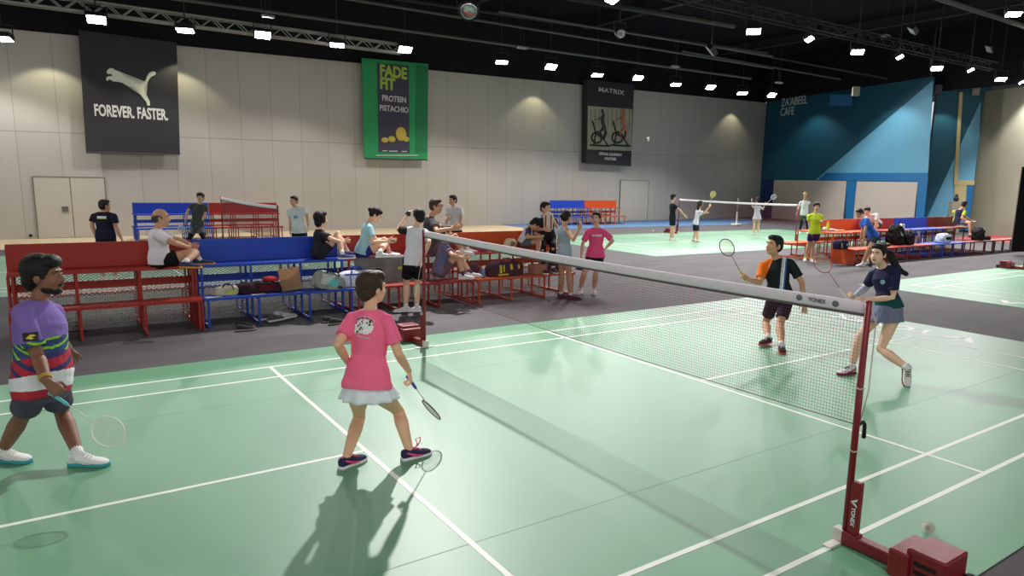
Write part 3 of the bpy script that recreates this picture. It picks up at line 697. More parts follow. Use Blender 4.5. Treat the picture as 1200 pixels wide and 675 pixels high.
def net(x, y0, y1, label, ncol=MNET, pitch=0.021, th=0.00085, ztop=1.55, sag=0.026):
    t = thing('badminton_net', label, 'net', (x, (y0 + y1) / 2, 0.8))
    y0 += .022; y1 -= .022; L_ = y1 - y0
    def zt(y): k = (y - y0) / L_; return ztop - 4 * sag * k * (1 - k)
    N = 24; bm = B(); rr = []
    for i in range(N + 1):
        y = y0 + L_ * i / N; z = zt(y)
        rr.append((V((x, y, z - .0375)), V((1, 0, 0)), V((0, 0, 1)), .006, .0375))
    loft(bm, rr, 8, True, 4); obj('top_tape', bm, MTAPE, t)
    bm = B(); loft(bm, [(V((x, y0 + L_ * i / N, zt(y0 + L_ * i / N) - .083)), V((1, 0, 0)), V((0, 0, 1)), .0025, .009) for i in range(N + 1)], 6); obj('tape_hem', bm, mat('hem_grey', (110, 96, 102), .9, noise=0), t)
    bm = B(); ny = int(L_ / pitch); nz = int(.70 / pitch)
    def strip(p, q, w1):
        vs = [bm.verts.new(p + w1), bm.verts.new(q + w1), bm.verts.new(q - w1), bm.verts.new(p - w1)]; bm.faces.new(vs)
    def cross(p, q, a, b_):
        strip(p, q, a); strip(p, q, b_)
    for i in range(ny + 1):
        y = y0 + L_ * i / ny; z = zt(y); cross(V((x, y, z - .07)), V((x, y, z - .76)), V((0, th, 0)), V((th, 0, 0)))
    for k in range(nz + 1):
        for i in range(16):
            ya, yb = y0 + L_ * i / 16, y0 + L_ * (i + 1) / 16
            cross(V((x, ya, zt(ya) - .07 - k * pitch)), V((x, yb, zt(yb) - .07 - k * pitch)), V((0, 0, th)), V((th, 0, 0)))
    obj('net_mesh', mesh_of(bm, False, False), ncol, t)
    bm = B(); tube(bm, [(x, y, zt(y) - .765) for y in [y0 + L_ * i / 12 for i in range(13)]], .003, 5)
    obj('bottom_cord', bm, ncol, t)
    return t
post(0, 0, -1, 'dark red net post nearest the viewer with white brand lettering on its sleeve', True)
tp = [o for o in bpy.data.objects if o.name.startswith('net_post')][0]; ORG = V((0, 0, 0))
me = text_mesh('YONEX', .036, .0006, .001); me.transform(basis(V((-.0235, -.05, .205)), V((0, 0, -1)), V((0, -1, 0)))); obj('lettering', me, MW, tp)
bm = B(); logo_y(bm, V((-.0245, -.05, .30)), V((0, 0, -1)), V((0, -1, 0)), .045); obj('emblem', bm, MW, tp, smooth=False)
post(0, 6.1, 1, 'dark red net post at the far end of the main net, before the benches')
nt_ = net(0, 0.0, 6.1, 'badminton net with white tape strung across the main court')
ORG = V((0, 3.05, .8))
me = text_mesh('YONEX', .036, .0004, .0015); me.transform(basis(V((-.0085, .34, 1.507)), V((0, -1, 0)), V((0, 0, 1)))); obj('lettering', me, mat('print_grey', (120, 116, 122), 0.7, noise=0), nt_)
for yy in (.21, .47):
    bm = B(); ell(bm, (-.0065, yy, 1.507), (.004, .024, .02)); obj('emblem', bm, mat('print_grey', (120, 116, 122), 0.7, noise=0), nt_)
post(18.75, 6.1, 1, 'dark red net post with weight box at the right picture edge')
post(19.0, 13.95, -1, 'dark red net post in the right background by the boy in yellow', boxy=False)
post(19.0, 20.05, 1, 'net post behind the far young person in black, with a red weight box')
net(19.0, 13.95, 20.05, 'far badminton net with white tape in the right background', MNET, 0.05, 0.0022)
p = ony(863, 263.5, 23.5)
t = thing('net_post', 'thin grey post with a white foot standing alone before the far wall', 'net post', (p.x, p.y, 0))
bm = B(); tube(bm, [(p.x, p.y, .1), (p.x, p.y, 1.5)], .03, 8); obj('pole', bm, mat('pole_grey', (84, 84, 86), 0.5), t)
bm = B(); box(bm, (p.x, p.y, .05), (.5, .4, .1), None, .02); box(bm, (p.x, p.y, .4), (.07, .07, .7), None, .01); obj('base', bm, mat('shoe_plate', (220, 214, 206), 0.5), t, smooth=False)
post(0.15, 13.75, -1, 'dark red net post of the court behind the benches, nearer end'); post(0.15, 19.85, 1, 'dark red net post of the court behind the benches, farther end')
net(0.15, 13.75, 19.85, 'small looking badminton net with white tape beyond the left benches', mat('net_rose', (160, 84, 100), 0.9, noise=0), 0.036, 0.0016)

# ================================================================== SHUTTLECOCKS
def shuttle(p, d, label, s=1.0):
    p = V(p); d = V(d).normalized(); X, Y = frame_of(d)
    t = thing('shuttlecock', label, 'shuttlecock', p, 'shuttlecocks')
    bm = B(); loft(bm, [(p + d * (k * s), X, Y, r * s, r * s) for k, r in ((0, .0125), (.02, .017), (.045, .024), (.07, .032))], 24, False)
    r_ = bmesh.ops.solidify(bm, geom=bm.faces[:], thickness=.0015 * s)
    obj('feather_skirt', bm, mat('feather_white', (236, 236, 226), 0.8), t)
    bm = B(); ell(bm, p - d * (.006 * s), (.0135 * s, .0135 * s, .0145 * s), (X, Y, d)); obj('cork', bm, mat('cork_white', (226, 216, 190), 0.6), t)
shuttle(onz(1087, 618, .025), (-.80, -.42, .42), 'white shuttlecock lying on the near green mat behind the red weight box', 1.2)
shuttle(ony(760, 165, 12), (-.2, 0, 1), 'white shuttlecock flying in the air right of the cyclist poster', 1.35)
shuttle(onz(764, 271, .05), (1, 0, .1), 'white shuttlecock lying left of the far boy in black', 1.6)
# ================================================================== PEOPLE
UP = V((0, 0, 1))
def yawv(a): a = math.radians(a); return V((math.cos(a), math.sin(a), 0))
def hand(bm, wr, d, n, w_, s, curl, r=0.0085, thumb=None):
    """palm and five fingers; d along the hand, n palm normal, w_ towards the thumb"""
    k = s
    loft(bm, [(wr - d * .015 * k, w_, n, .024 * k, .019 * k), (wr + d * .02 * k, w_, n, .033 * k, .018 * k), (wr + d * .06 * k, w_, n, .041 * k, .016 * k), (wr + d * .09 * k, w_, n, .040 * k, .013 * k)], 14)
    L = ((.040, .024, .018), (.046, .028, .020), (.043, .026, .019), (.034, .020, .017))
    for i, ls in enumerate(L):
        off = w_ * ((.030 - i * .020) * k); p = wr + d * (.085 * k) + off; pts = [wr + d * (.05 * k) + off, p]; a = 0
        for j, l in enumerate(ls):
            a += math.radians(curl[j]); dd = d * math.cos(a) + n * math.sin(a) + w_ * (.10 * (1.5 - i) * math.cos(a)); pts.append(pts[-1] + dd.normalized() * (l * k))
        rr = [r * k, r * k, r * k, r * .92 * k, r * .82 * k]
        rtube(bm, pts, rr, 8)
    p0 = wr + d * (.022 * k) + w_ * (.022 * k) + n * (.004 * k); c = math.radians(thumb if thumb is not None else curl[0] * .6)
    d1 = (d * .6 + w_ * .75 + n * .35 * math.sin(c)).normalized(); d2 = (d * .85 + w_ * (.45 - .5 * math.sin(c)) + n * .8 * math.sin(c)).normalized()
    rtube(bm, [p0, p0 + d1 * .042 * k, p0 + d1 * .042 * k + d2 * .03 * k, p0 + d1 * .042 * k + d2 * .055 * k], [r * 1.35 * k, r * 1.2 * k, r * 1.1 * k, r * .9 * k], 8)
def limb(bm, a, b, c, ra, rm, rb, mus=None, n=14):
    """two bone limb with muscle bulge"""
    pts = [a, a.lerp(b, .35), a.lerp(b, .8), b, b.lerp(c, .28), b.lerp(c, .7), c]
    rr = [ra, ra * .97, rm * 1.03, rm * .97, rm * (mus or 1.08), rm * .72 + rb * .2, rb]
    tube(bm, pts, rr, n); ell(bm, a, ra * .98); ell(bm, b, rm * .97); ell(bm, c, rb)
def shoe(t, ank, toe, s, m, sole, z=None, name='shoe', up=None, vox=.007, lace=None, accent=None):
    f = toe.normalized(); u = up or UP; sd = f.cross(u).normalized(); u = sd.cross(f).normalized(); s = s * 1.06
    h = .085 * s; L = .275 * s; heel = ank - u * h - f * (.068 * s)
    bm = B(); R = []
    for k, w_, hh in ((0, .028, .050), (.03, .036, .066), (.12, .038, .074), (.26, .038, .074), (.40, .041, .060), (.52, .045, .048), (.66, .048, .038), (.8, .048, .032), (.92, .038, .024), (.99, .022, .014)):
        c = heel + f * (L * k) + u * ((.022 + hh * .5) * s); R.append((c, sd, u, w_ * s, (hh * .5 + .004) * s))
    loft(bm, R, 16, True, 2.5)
    tube(bm, [ank - u * (.045 * s), ank + u * (.008 * s)], [.044 * s, .040 * s], 12)
    o = obj(name, fuse(bm, vox, 2), m, t)
    bm = B(); loft(bm, [(heel + f * (L * k) + u * (.014 * s), sd, u, w_ * s, .015 * s) for k, w_ in ((-.02, .024), (.02, .038), (.25, .040), (.45, .043), (.65, .052), (.82, .052), (.95, .038), (1.02, .018))], 16, True, 3.5)
    obj('sole', bm, sole, o)
    if accent:
        bm = B()
        for q in (-1, 1):
            pts = [heel + f * (L * k) + sd * (q * w_ * s) + u * (z_ * s) for k, w_, z_ in ((.10, .039, .075), (.28, .041, .050), (.45, .044, .035), (.62, .049, .032))]
            tube(bm, pts, [.007 * s, .010 * s, .009 * s, .005 * s], 6)
        tube(bm, [ank + sd * .03 * s, ank + f * .045 * s - u * .005 * s, ank - sd * .03 * s, ank - f * .045 * s + u * .005 * s, ank + sd * .03 * s], .010 * s, 8)
        obj('shoe_trim', bm, accent, o)
    if lace:
        bm = B()
        for k in (.34, .42, .50, .58):
            c = heel + f * (L * k) + u * ((.105 - (k - .30) * .11) * s)
            tube(bm, [c - sd * .026 * s - u * .006 * s, c + u * .004 * s, c + sd * .026 * s - u * .006 * s], .0045 * s, 6)
        obj('laces', bm, lace, o)
    return heel
def person(label, H, Y, pel, yaw, J, skin=(190, 150, 125), hair='short', haircol=(28, 24, 24), shirt=(200, 200, 200), shorts=(30, 30, 34), shoes=(230, 230, 230), soles=(240, 240, 240),
           socks=(235, 235, 235), bottom='shorts', sleeve=.62, leg=.55, shirtfn=None, head_yaw=None, head_pitch=0, cyaw=None, fat=1.0, fem=False, big=False, hands=None, group=None, toeyaw=(None, None),
           shirt_low=-.06, cap=None, glasses=False, gloves=None, legcover=None, shoemat=None, hemr=1.0, lift=0.0, armcover=None, D=None, tilt=None, toev=(None, None), beard=False, loose=1.0, hscale=1.0, trim=None, lacec=(240, 240, 240)):
    s = H / 1.75
    P = ondepth(pel[0], pel[1], D) if D else ony(pel[0], pel[1], Y)
    fwd = yawv(yaw); rt = V((fwd.y, -fwd.x, 0)); cf = yawv(cyaw if cyaw is not None else yaw); cr = V((cf.y, -cf.x, 0))
    N = atlen(P, J['neck'][0], J['neck'][1], .50 * s, J['neck'][2])
    sp = (N - P).normalized(); cr = (cr - sp * cr.dot(sp)).normalized(); cfw = sp.cross(cr) * 1.0
    if cfw.dot(cf) < 0: cfw = -cfw
    rt2 = (rt - sp * rt.dot(sp) * .5).normalized()
    wsh = (.165 if fem else .185) * s; wh = .092 * s
    SH = {'R': N - sp * .095 * s + cr * wsh, 'L': N - sp * .095 * s - cr * wsh}
    HP = {'R': P - UP * .02 * s + rt * wh, 'L': P - UP * .02 * s - rt * wh}
    A = {}
    for k in 'RL':
        e = J['e' + k]; E_ = atlen(SH[k], e[0], e[1], .29 * s, e[2]) if len(e) == 3 else SH[k] + V(e[:3]) * .29 * s if len(e) == 4 else None
        w_ = J['w' + k]; W_ = atlen(E_, w_[0], w_[1], .255 * s, w_[2])
        if (E_ - SH[k]).length > .36 * s: E_ = SH[k] + (E_ - SH[k]).normalized() * .33 * s
        if (W_ - E_).length > .32 * s: W_ = E_ + (W_ - E_).normalized() * .29 * s
        kn = J['k' + k]; an = J['a' + k]
        if kn == 'down':
            g_ = HP[k].copy(); g_.z = .09 * s; g_ += rt * (.03 * s if k == 'R' else -.03 * s); An = g_; Kn = HP[k].lerp(An, .51) + fwd * .03 * s
        elif len(an) > 2 and an[2] == 'g':
            An = onz(an[0], an[1], (.09 + (an[3] if len(an) > 3 else 0)) * s); Kn = atknee(HP[k], An, kn[0], kn[1], .43 * s, .41 * s, kn[2])
        else:
            Kn = atlen(HP[k], kn[0], kn[1], .43 * s, kn[2]); An = atlen(Kn, an[0], an[1], .41 * s, an[2])
            if (Kn - HP[k]).length > .5 * s: Kn = HP[k] + (Kn - HP[k]).normalized() * .47 * s
            if (An - Kn).length > .48 * s: An = Kn + (An - Kn).normalized() * .45 * s
        A[k] = (E_, W_, Kn, An)
    base = V((P.x, P.y, min(A['R'][3].z, A['L'][3].z) - .09 * s))
    t = thing('person', label, 'person', base, group)
    M_ = skinm(skin); vx = .0065 if big else .010
    fw = fat
    # ---------- body
    bm = B()
    pf = rt.cross(UP) * -1.0
    spine = lambda k: P.lerp(N, k)
    def TR(k, rx, ry, fo=0.0):
        f = k; x = rt2.lerp(cr, max(0, min(1, f))).normalized(); y = sp.cross(x).normalized(); y = y if y.dot(cfw) > 0 else -y
        return (spine(k) + y * fo * s, x, y, rx * s * fw, ry * s * fw)
    TORSO = [(-.20, .10, .075, 0), (-.10, .155, .105, -.005), (.04, .168, .112, -.005), (.20, .150, .100, 0), (.36, .138, .098, .004), (.55, .152, .108, .008), (.70, .162, .108, .008), (.80, .150, .096, 0), (.88, .108, .080, -.004), (.94, .078, .066, -.006), (.99, .062, .056, -.008)]
    if fem: TORSO = [(-.20, .10, .08, 0), (-.10, .165, .11, -.01), (.04, .168, .112, -.01), (.20, .142, .096, 0), (.36, .122, .085, .004), (.55, .136, .098, .01), (.70, .145, .112, .018), (.80, .135, .092, 0), (.88, .100, .076, -.004), (.94, .070, .062, -.006), (.99, .056, .052, -.008)]
    loft(bm, [TR(*q) for q in TORSO], 20)
    # head
    hy = yawv(head_yaw if head_yaw is not None else yaw); hp = math.radians(head_pitch)
    hf = (hy * math.cos(hp) + UP * math.sin(hp)).normalized(); hs = V((hy.y, -hy.x, 0)); hu = hs.cross(hf).normalized()
    if tilt: 
        Rt = Matrix.Rotation(math.radians(tilt), 3, hf); hs = Rt @ hs; hu = Rt @ hu
    hc = atlen(N, J['head'][0], J['head'][1], .20 * s, J['head'][2])
    if (hc - N).length > .26 * s: hc = N + (hc - N).normalized() * .25 * s
    hs_ = s * 1.12 * hscale * (1.0 if s > .95 else 1.0 + (.95 - s) * .5)
    def hp_(x, y, z): return hc + (hs * x + hf * y + hu * z) * hs_      # right, forward, up
    ax = (hs, hf, hu)
    nb = hp_(0, -.015, -.07)
    tube(bm, [N - sp * .04 * s, N.lerp(nb, .5), nb], [.064 * s, .054 * s, .054 * s], 14)
    ell(bm, hp_(0, -.012, .025), tuple(q * hs_ for q in (.073, .092, .088)), ax)
    ell(bm, hp_(0, .018, -.03), tuple(q * hs_ for q in (.062, .072, .082)), ax)
    ell(bm, hp_(0, .05, -.082), tuple(q * hs_ for q in (.030, .028, .024)), ax)
    loft(bm, [(hp_(0, .085, .012), hs, hf, .007 * hs_, .008 * hs_), (hp_(0, .093, -.015), hs, hf, .011 * hs_, .014 * hs_), (hp_(0, .094, -.03), hs, hf, .015 * hs_, .015 * hs_), (hp_(0, .088, -.036), hs, hf, .008 * hs_, .008 * hs_)], 10)
    for q in (-1, 1):
        ell(bm, hp_(q * .075, -.008, -.008), tuple(z_ * hs_ for z_ in (.010, .019, .031)), ax)
        ell(bm, hp_(q * .028, .072, .03), tuple(z_ * hs_ for z_ in (.026, .014, .008)), ax)
        ell(bm, hp_(q * .036, .055, -.03), tuple(z_ * hs_ for z_ in (.022, .022, .022)), ax)
    # limbs
    ar = 1.0 if not fem else .86; ar *= (1 + (fw - 1) * .5) * (1.08 if fem else 1)
    hands = hands or {}
    for k in 'RL':
        E_, W_, Kn, An = A[k]; sh = SH[k]
        ell(bm, sh, .056 * s * ar); tube(bm, [N - sp * .02 * s, N.lerp(sh, .5) - sp * .008 * s, sh], [.046 * s, .046 * s, .050 * s * ar], 12)
        limb(bm, sh, E_, W_, .050 * s * ar, .041 * s * ar, .028 * s * ar, 1.05)
        h = hands.get(k, {}); d = V(h['d']).normalized() if 'd' in h else (W_ - E_).normalized()
        if 'to' in h: d = (ondepth(h['to'][0], h['to'][1], depth(W_) + (h['to'][2] if len(h['to']) > 2 else 0)) - W_).normalized()
        nn = V(h['n']) if 'n' in h else (-cr if k == 'R' else cr)
        nn = (nn - d * nn.dot(d)).normalized(); ww = d.cross(nn)
        if k == 'L': ww = -ww
        if ww.dot(h_t := V(h.get('t', cfw))) < 0 and 'n' in h: ww = -ww
        hand(bm, W_ + d * .018 * s, d, nn, ww, s * 1.02 * (1 + (fw - 1) * .3), h.get('curl', (18, 25, 20)), .0088, h.get('thumb'))
        ell(bm, HP[k] - UP * .0, .088 * s * (1 + (fw - 1) * .6))
        limb(bm, HP[k], Kn, An, (.086 if not fem else .090) * s * (1 + (fw - 1) * .5), .057 * s, .037 * s, 1.1)
        A[k] = (E_, W_, Kn, An, d, nn, ww)
    obj('body', fuse(bm, vx, 4), M_, t)
    # ---------- face
    dk = mat('eye_dark', (22, 18, 18), .3, noise=0)
    for q in (-1, 1):
        bm = B(); ell(bm, hp_(q * .029, .077, .012), tuple(z_ * hs_ for z_ in (.0105, .0055, .0038)), ax); e = obj('eye', bm, mat('eye_white', (196, 184, 176), .3, noise=0), t)
        bm = B(); ell(bm, hp_(q * .029, .0795, .012), tuple(z_ * hs_ for z_ in (.0062, .0045, .0040)), ax); obj('iris', bm, dk, e)
        bm = B(); tube(bm, [hp_(q * .014, .088, .030), hp_(q * .03, .088, .035), hp_(q * .046, .078, .031)], .004 * hs_, 6); obj('eyebrow', bm, hairm(haircol if haircol[0] < 120 else (60, 50, 46)), t)
    bm = B(); ell(bm, hp_(0, .086, -.058), tuple(z_ * hs_ for z_ in (.022, .006, .0065)), ax); obj('lips', bm, mat('lips', tuple(max(0, int(c * .8) - (0, 22, 16)[i]) for i, c in enumerate(skin)), .5, noise=0), t)
    if glasses:
        bm = B()
        for q in (-1, 1): ring_tube(bm, [hp_(q * .031 + .022 * math.cos(a), .097, .012 + .016 * math.sin(a)) for a in [i * math.pi / 8 for i in range(16)]], .0025 * hs_); tube(bm, [hp_(q * .053, .095, .014), hp_(q * .077, 0, .012)], .0025 * hs_, 6)
        tube(bm, [hp_(-.01, .1, .014), hp_(.01, .1, .014)], .0025 * hs_, 6); obj('glasses', bm, dk, t)
    # ---------- hair
    bm = B(); g = lambda *q: tuple(z_ * hs_ for z_ in q)
    if hair != 'bald':
        ell(bm, hp_(0, -.022, .046), g(.083, .092, .083), ax); ell(bm, hp_(0, -.045, .005), g(.079, .066, .078), ax)
        if hair in ('short', 'cap'):
            ell(bm, hp_(0, .03, .088), g(.066, .058, .036), ax)
        if hair in ('spiky',):
            for i in range(26):
                a = i * 2.4; r_ = .065 * math.sqrt(i / 26); ell(bm, hp_(r_ * math.cos(a), r_ * math.sin(a) * 1.1, .125 - r_ * .5), g(.02, .022, .024), ax)
        if hair == 'thick':
            ell(bm, hp_(0, .032, .085), g(.075, .062, .045), ax); ell(bm, hp_(0, -.03, .045), g(.094, .100, .092), ax); ell(bm, hp_(0, -.07, -.02), g(.075, .048, .072), ax)
        if hair == 'bob':
            ell(bm, hp_(0, .022, .09), g(.077, .066, .044), ax); ell(bm, hp_(0, -.035, .035), g(.092, .096, .098), ax); ell(bm, hp_(0, -.055, -.045), g(.074, .056, .080), ax)
            for q in (-1, 1): ell(bm, hp_(q * .072, -.006, .0), g(.016, .040, .062), ax)
        if hair in ('pony', 'bun', 'longpony'):
            ell(bm, hp_(0, .018, .088), g(.070, .060, .036), ax)
            for q in (-1, 1): ell(bm, hp_(q * .068, -.004, .03), g(.014, .034, .05), ax)
            if hair == 'bun': ell(bm, hp_(0, -.115, .02), g(.04, .04, .04), ax)
            else:
                pts = J.get('tail') and [ondepth(u, v, depth(hc) + dd) for u, v, dd in J['tail']] or [hp_(0, -.09, .04), hp_(0, -.145, .02), hp_(0, -.15, -.08), hp_(0, -.12, -.18), hp_(0, -.11, -.24)]
                n_ = len(pts); rtube(bm, [hp_(0, -.08, .03)] + pts, [.026 * hs_] + [(.034 - .02 * (i / n_)) * hs_ * ((1.45 if big else 1.35) if hair == 'longpony' else 1) for i in range(n_)], 10)
        if hair == 'long':
            ell(bm, hp_(0, .026, .088), g(.078, .062, .042), ax)
            loft(bm, [(hp_(0, -.03, .05), hs, hf, .088 * hs_, .085 * hs_), (hp_(0, -.05, -.05), hs, hf, .09 * hs_, .07 * hs_), (hp_(0, -.07, -.15), hs, hf, .085 * hs_, .05 * hs_), (hp_(0, -.075, -.24), hs, hf, .06 * hs_, .035 * hs_)], 16)
            for q in (-1, 1): ell(bm, hp_(q * .075, .01, -.01), g(.018, .045, .09), ax)
    else:
        ell(bm, hp_(0, -.05, -.004), g(.079, .064, .052), ax)
        for q in (-1, 1): ell(bm, hp_(q * .062, -.02, .008), g(.018, .05, .034), ax)
    if hair not in ('bald',) and cap != 'no':
        for q in (-1, 1): ell(bm, hp_(q * .071, .022, .012), g(.008, .013, .026), ax)
    hm = fuse(bm, vx * .9, 2)
    obj('hair', hm, hairm(haircol), t)
    if beard:
        bm = B(); ell(bm, hp_(0, .052, -.086), g(.035, .033, .026), ax); ell(bm, hp_(0, .02, -.072), g(.060, .052, .034), ax)
        me = fuse(bm, vx, 2); obj('beard', me, hairm((34, 26, 24)), t)
        bm = B(); tube(bm, [hp_(-.028, .084, -.052), hp_(0, .096, -.044), hp_(.028, .084, -.052)], .0045 * hs_, 8); obj('moustache', bm, hairm((34, 26, 24)), t)
    if cap:
        if cap != 'no':
            bm = B(); ell(bm, hp_(0, -.012, .065), g(.092, .108, .072), ax); loft(bm, [(hp_(0, .07, .075), hs, hu, .07 * hs_, .008 * hs_), (hp_(0, .12, .07), hs, hu, .066 * hs_, .006 * hs_), (hp_(0, .165, .058), hs, hu, .04 * hs_, .004 * hs_)], 14)
            obj('cap', fuse(bm, vx * .8, 1), cloth(cap), t)
    # ---------- shirt
    lo = shirt_low; fl = 1.10 * loose; bm = B()
    TT = []
    def tw(k):
        for a, b in zip(TORSO, TORSO[1:]):
            if a[0] <= k <= b[0]:
                q = (k - a[0]) / (b[0] - a[0]); return [a[i] + (b[i] - a[i]) * q for i in range(4)]
        return list(TORSO[-1])
    ks = [lo, lo + .06, .1, .25, .40, .55, .70, .80, .88, .94, .985]
    for k in [x for x in ks if x >= lo]:
        q = tw(max(k, -.1)); ad = .014 + (.016 if k < .3 else 0) * loose
        belly = .03 * max(0, fw - 1.1) * 3 * math.exp(-((k - .25) / .25) ** 2)
        TT.append(TR(k, q[1] * (1.02 if k > .8 else 1.0) * (hemr if k < .1 else 1) + ad / fw, q[2] + ad / fw + belly, q[3] + belly * .7))
    loft(bm, TT, 24)
    for k in 'RL':
        E_ = A[k][0]; sh = SH[k]
        if sleeve > 0:
            e2 = sh.lerp(E_, sleeve)
            tube(bm, [sh - (E_ - sh).normalized() * .01 * s, sh.lerp(e2, .5), e2], [(.055 * ar + .008) * s, (.056 * ar + .012) * s, (.054 * ar + .018) * s], 16); ell(bm, sh, (.056 * ar + .007) * s)
            tube(bm, [N - sp * .035 * s, N.lerp(sh, .5) - sp * .008 * s, sh], [.050 * s, .054 * s, .058 * s * ar], 12)
    sm_ = fuse(bm, vx * .95, 2)
    if big:   # soft folds
        import mathutils.noise as mn
        nrm_ = [v.normal.copy() for v in sm_.vertices]
        for v, vn in zip(sm_.vertices, nrm_):
            q = (v.co - P); nv = mn.noise(V((q.x * 7, q.y * 7, q.z * 3.2))) * .5 + mn.noise(V((q.x * 3, q.y * 3, q.z * 14 + q.x * 9))) * .5
            v.co += vn * nv * .015
    mats = [cloth(shirt)]
    loc = lambda p: ((p - P).dot(cr), (p - P).dot(cfw), (p - P).dot(sp) / (N - P).length)
    if shirtfn:
        cols, fn = shirtfn; mats += [cloth(c) for c in cols]
        SHR, SHL = SH['R'], SH['L']
        for p in sm_.polygons:
            p.material_index = fn(*loc(p.center), p.center, SH, A)
    so = obj('shirt', sm_.copy(), mats, t)
    # ---------- lower clothing
    if bottom in ('shorts', 'trousers'):
        bm = B(); loft(bm, [TR(k, r1 + .012 / fw, r2 + .012 / fw, fo) for k, r1, r2, fo in ((-.22, .115, .09, 0), (-.10, .160, .110, -.005), (.04, .170, .114, -.005), (.16, .155, .106, 0))], 20)
        for k in 'RL':
            Kn, An = A[k][2], A[k][3]
            lr = .084 * (1 + (fw - 1) * .5)
            if bottom == 'shorts':
                e2 = HP[k].lerp(Kn, leg); tube(bm, [HP[k], HP[k].lerp(e2, .5), e2], [(lr + .014) * s, (lr + .012) * s, (lr * (1 - .30 * leg) + .024 * loose) * s], 18)
                ell(bm, HP[k], (lr + .014) * s)
            else:
                tube(bm, [HP[k], Kn, Kn.lerp(An, .3), An + (Kn - An) * .08], [(lr + .012) * s, .066 * s, .066 * s, .046 * s], 16); ell(bm, HP[k], (lr + .014) * s); ell(bm, Kn, .066 * s)
        obj('shorts' if bottom == 'shorts' else 'trousers', fuse(bm, vx, 3), cloth(shorts), t)
    elif bottom in ('skirt', 'dress'):
        kk = (A['R'][2] + A['L'][2]) * .5; ctr = (HP['R'] + HP['L']) * .5; dn = (kk - ctr); dn = (dn.normalized() * .35 + V((0, 0, -1))).normalized()
        bm = B(); rings = []; n = 64; top = spine(.12); Ls = leg * .44 * s + .08 * s
        for j in range(9):
            q = j / 8; c = top + dn * (Ls * q) ; rx = (.155 + .075 * q ** .8) * s * fw; ry = (.108 + .095 * q ** .8) * s * fw
            rings.append([bm.verts.new(c + rt2 * (rx * (1 + .07 * q * math.sin(11 * a)) * math.cos(a)) + pf * (ry * (1 + .07 * q * math.sin(11 * a)) * math.sin(a))) for a in [2 * math.pi * i / n for i in range(n)]])
        for a_, b_ in zip(rings, rings[1:]):
            for i in range(n): bm.faces.new((a_[i], a_[(i + 1) % n], b_[(i + 1) % n], b_[i]))
        bmesh.ops.recalc_face_normals(bm, faces=bm.faces[:]); bmesh.ops.solidify(bm, geom=bm.faces[:], thickness=.005)
        obj('skirt', bm, cloth(shorts), t)
        bm = B(); loft(bm, [TR(-.22, .12, .095), TR(-.10, .166, .116, -.005), TR(.06, .172, .118, -.005)], 18)
        for k in 'RL': e2 = HP[k].lerp(A[k][2], .22); tube(bm, [HP[k], e2], [.094 * s, .09 * s], 14); ell(bm, HP[k], .094 * s)
        obj('under_shorts', fuse(bm, vx, 2), cloth(shorts), t)
    # ---------- feet
    for i, k in enumerate('RL'):
        Kn, An = A[k][2], A[k][3]; ty = toeyaw[i] if toeyaw[i] is not None else yaw
        f = V(toev[i]).normalized() if toev[i] else yawv(ty)
        upv = UP if abs(f.z) < .15 else (UP - f * UP.dot(f)).normalized()
        if socks:
            bm = B(); q = (Kn - An).normalized(); tube(bm, [An - q * .03 * s, An + q * .03 * s, An + q * (.085 if socks != 'tall' else .2) * s], [.043 * s, .041 * s, .042 * s], 14); obj('sock', bm, cloth(socks), t)
        if legcover and k in legcover[0]:
            bm = B(); tube(bm, [HP[k].lerp(Kn, .5), HP[k].lerp(Kn, .85), Kn, Kn.lerp(An, .28), Kn.lerp(An, .65), Kn.lerp(An, .9)], [x * s for x in (.074, .062, .061, .063, .05, .042)], 16); obj('legging', bm, cloth(legcover[1]), t)
        shoe(t, An, f, s, shoemat or cloth(shoes), cloth(soles), up=upv, vox=.007 if big else .011, lace=cloth(lacec) if big else None, accent=cloth(trim) if trim else None)
    if armcover:
        for k in armcover[0]:
            sh, E_, W_ = SH[k], A[k][0], A[k][1]
            bm = B(); limb(bm, sh.lerp(E_, .3), E_, W_, (.050 * ar + .006) * s, (.041 * ar + .006) * s, (.028 * ar + .006) * s); obj('arm_sleeve', fuse(bm, vx, 2), cloth(armcover[1]), t)
    return dict(t=t, P=P, N=N, SH=SH, HP=HP, A=A, s=s, cr=cr, cf=cfw, sp=sp, hc=hc, hp=hp_, shirt=sm_, so=so, base=base)
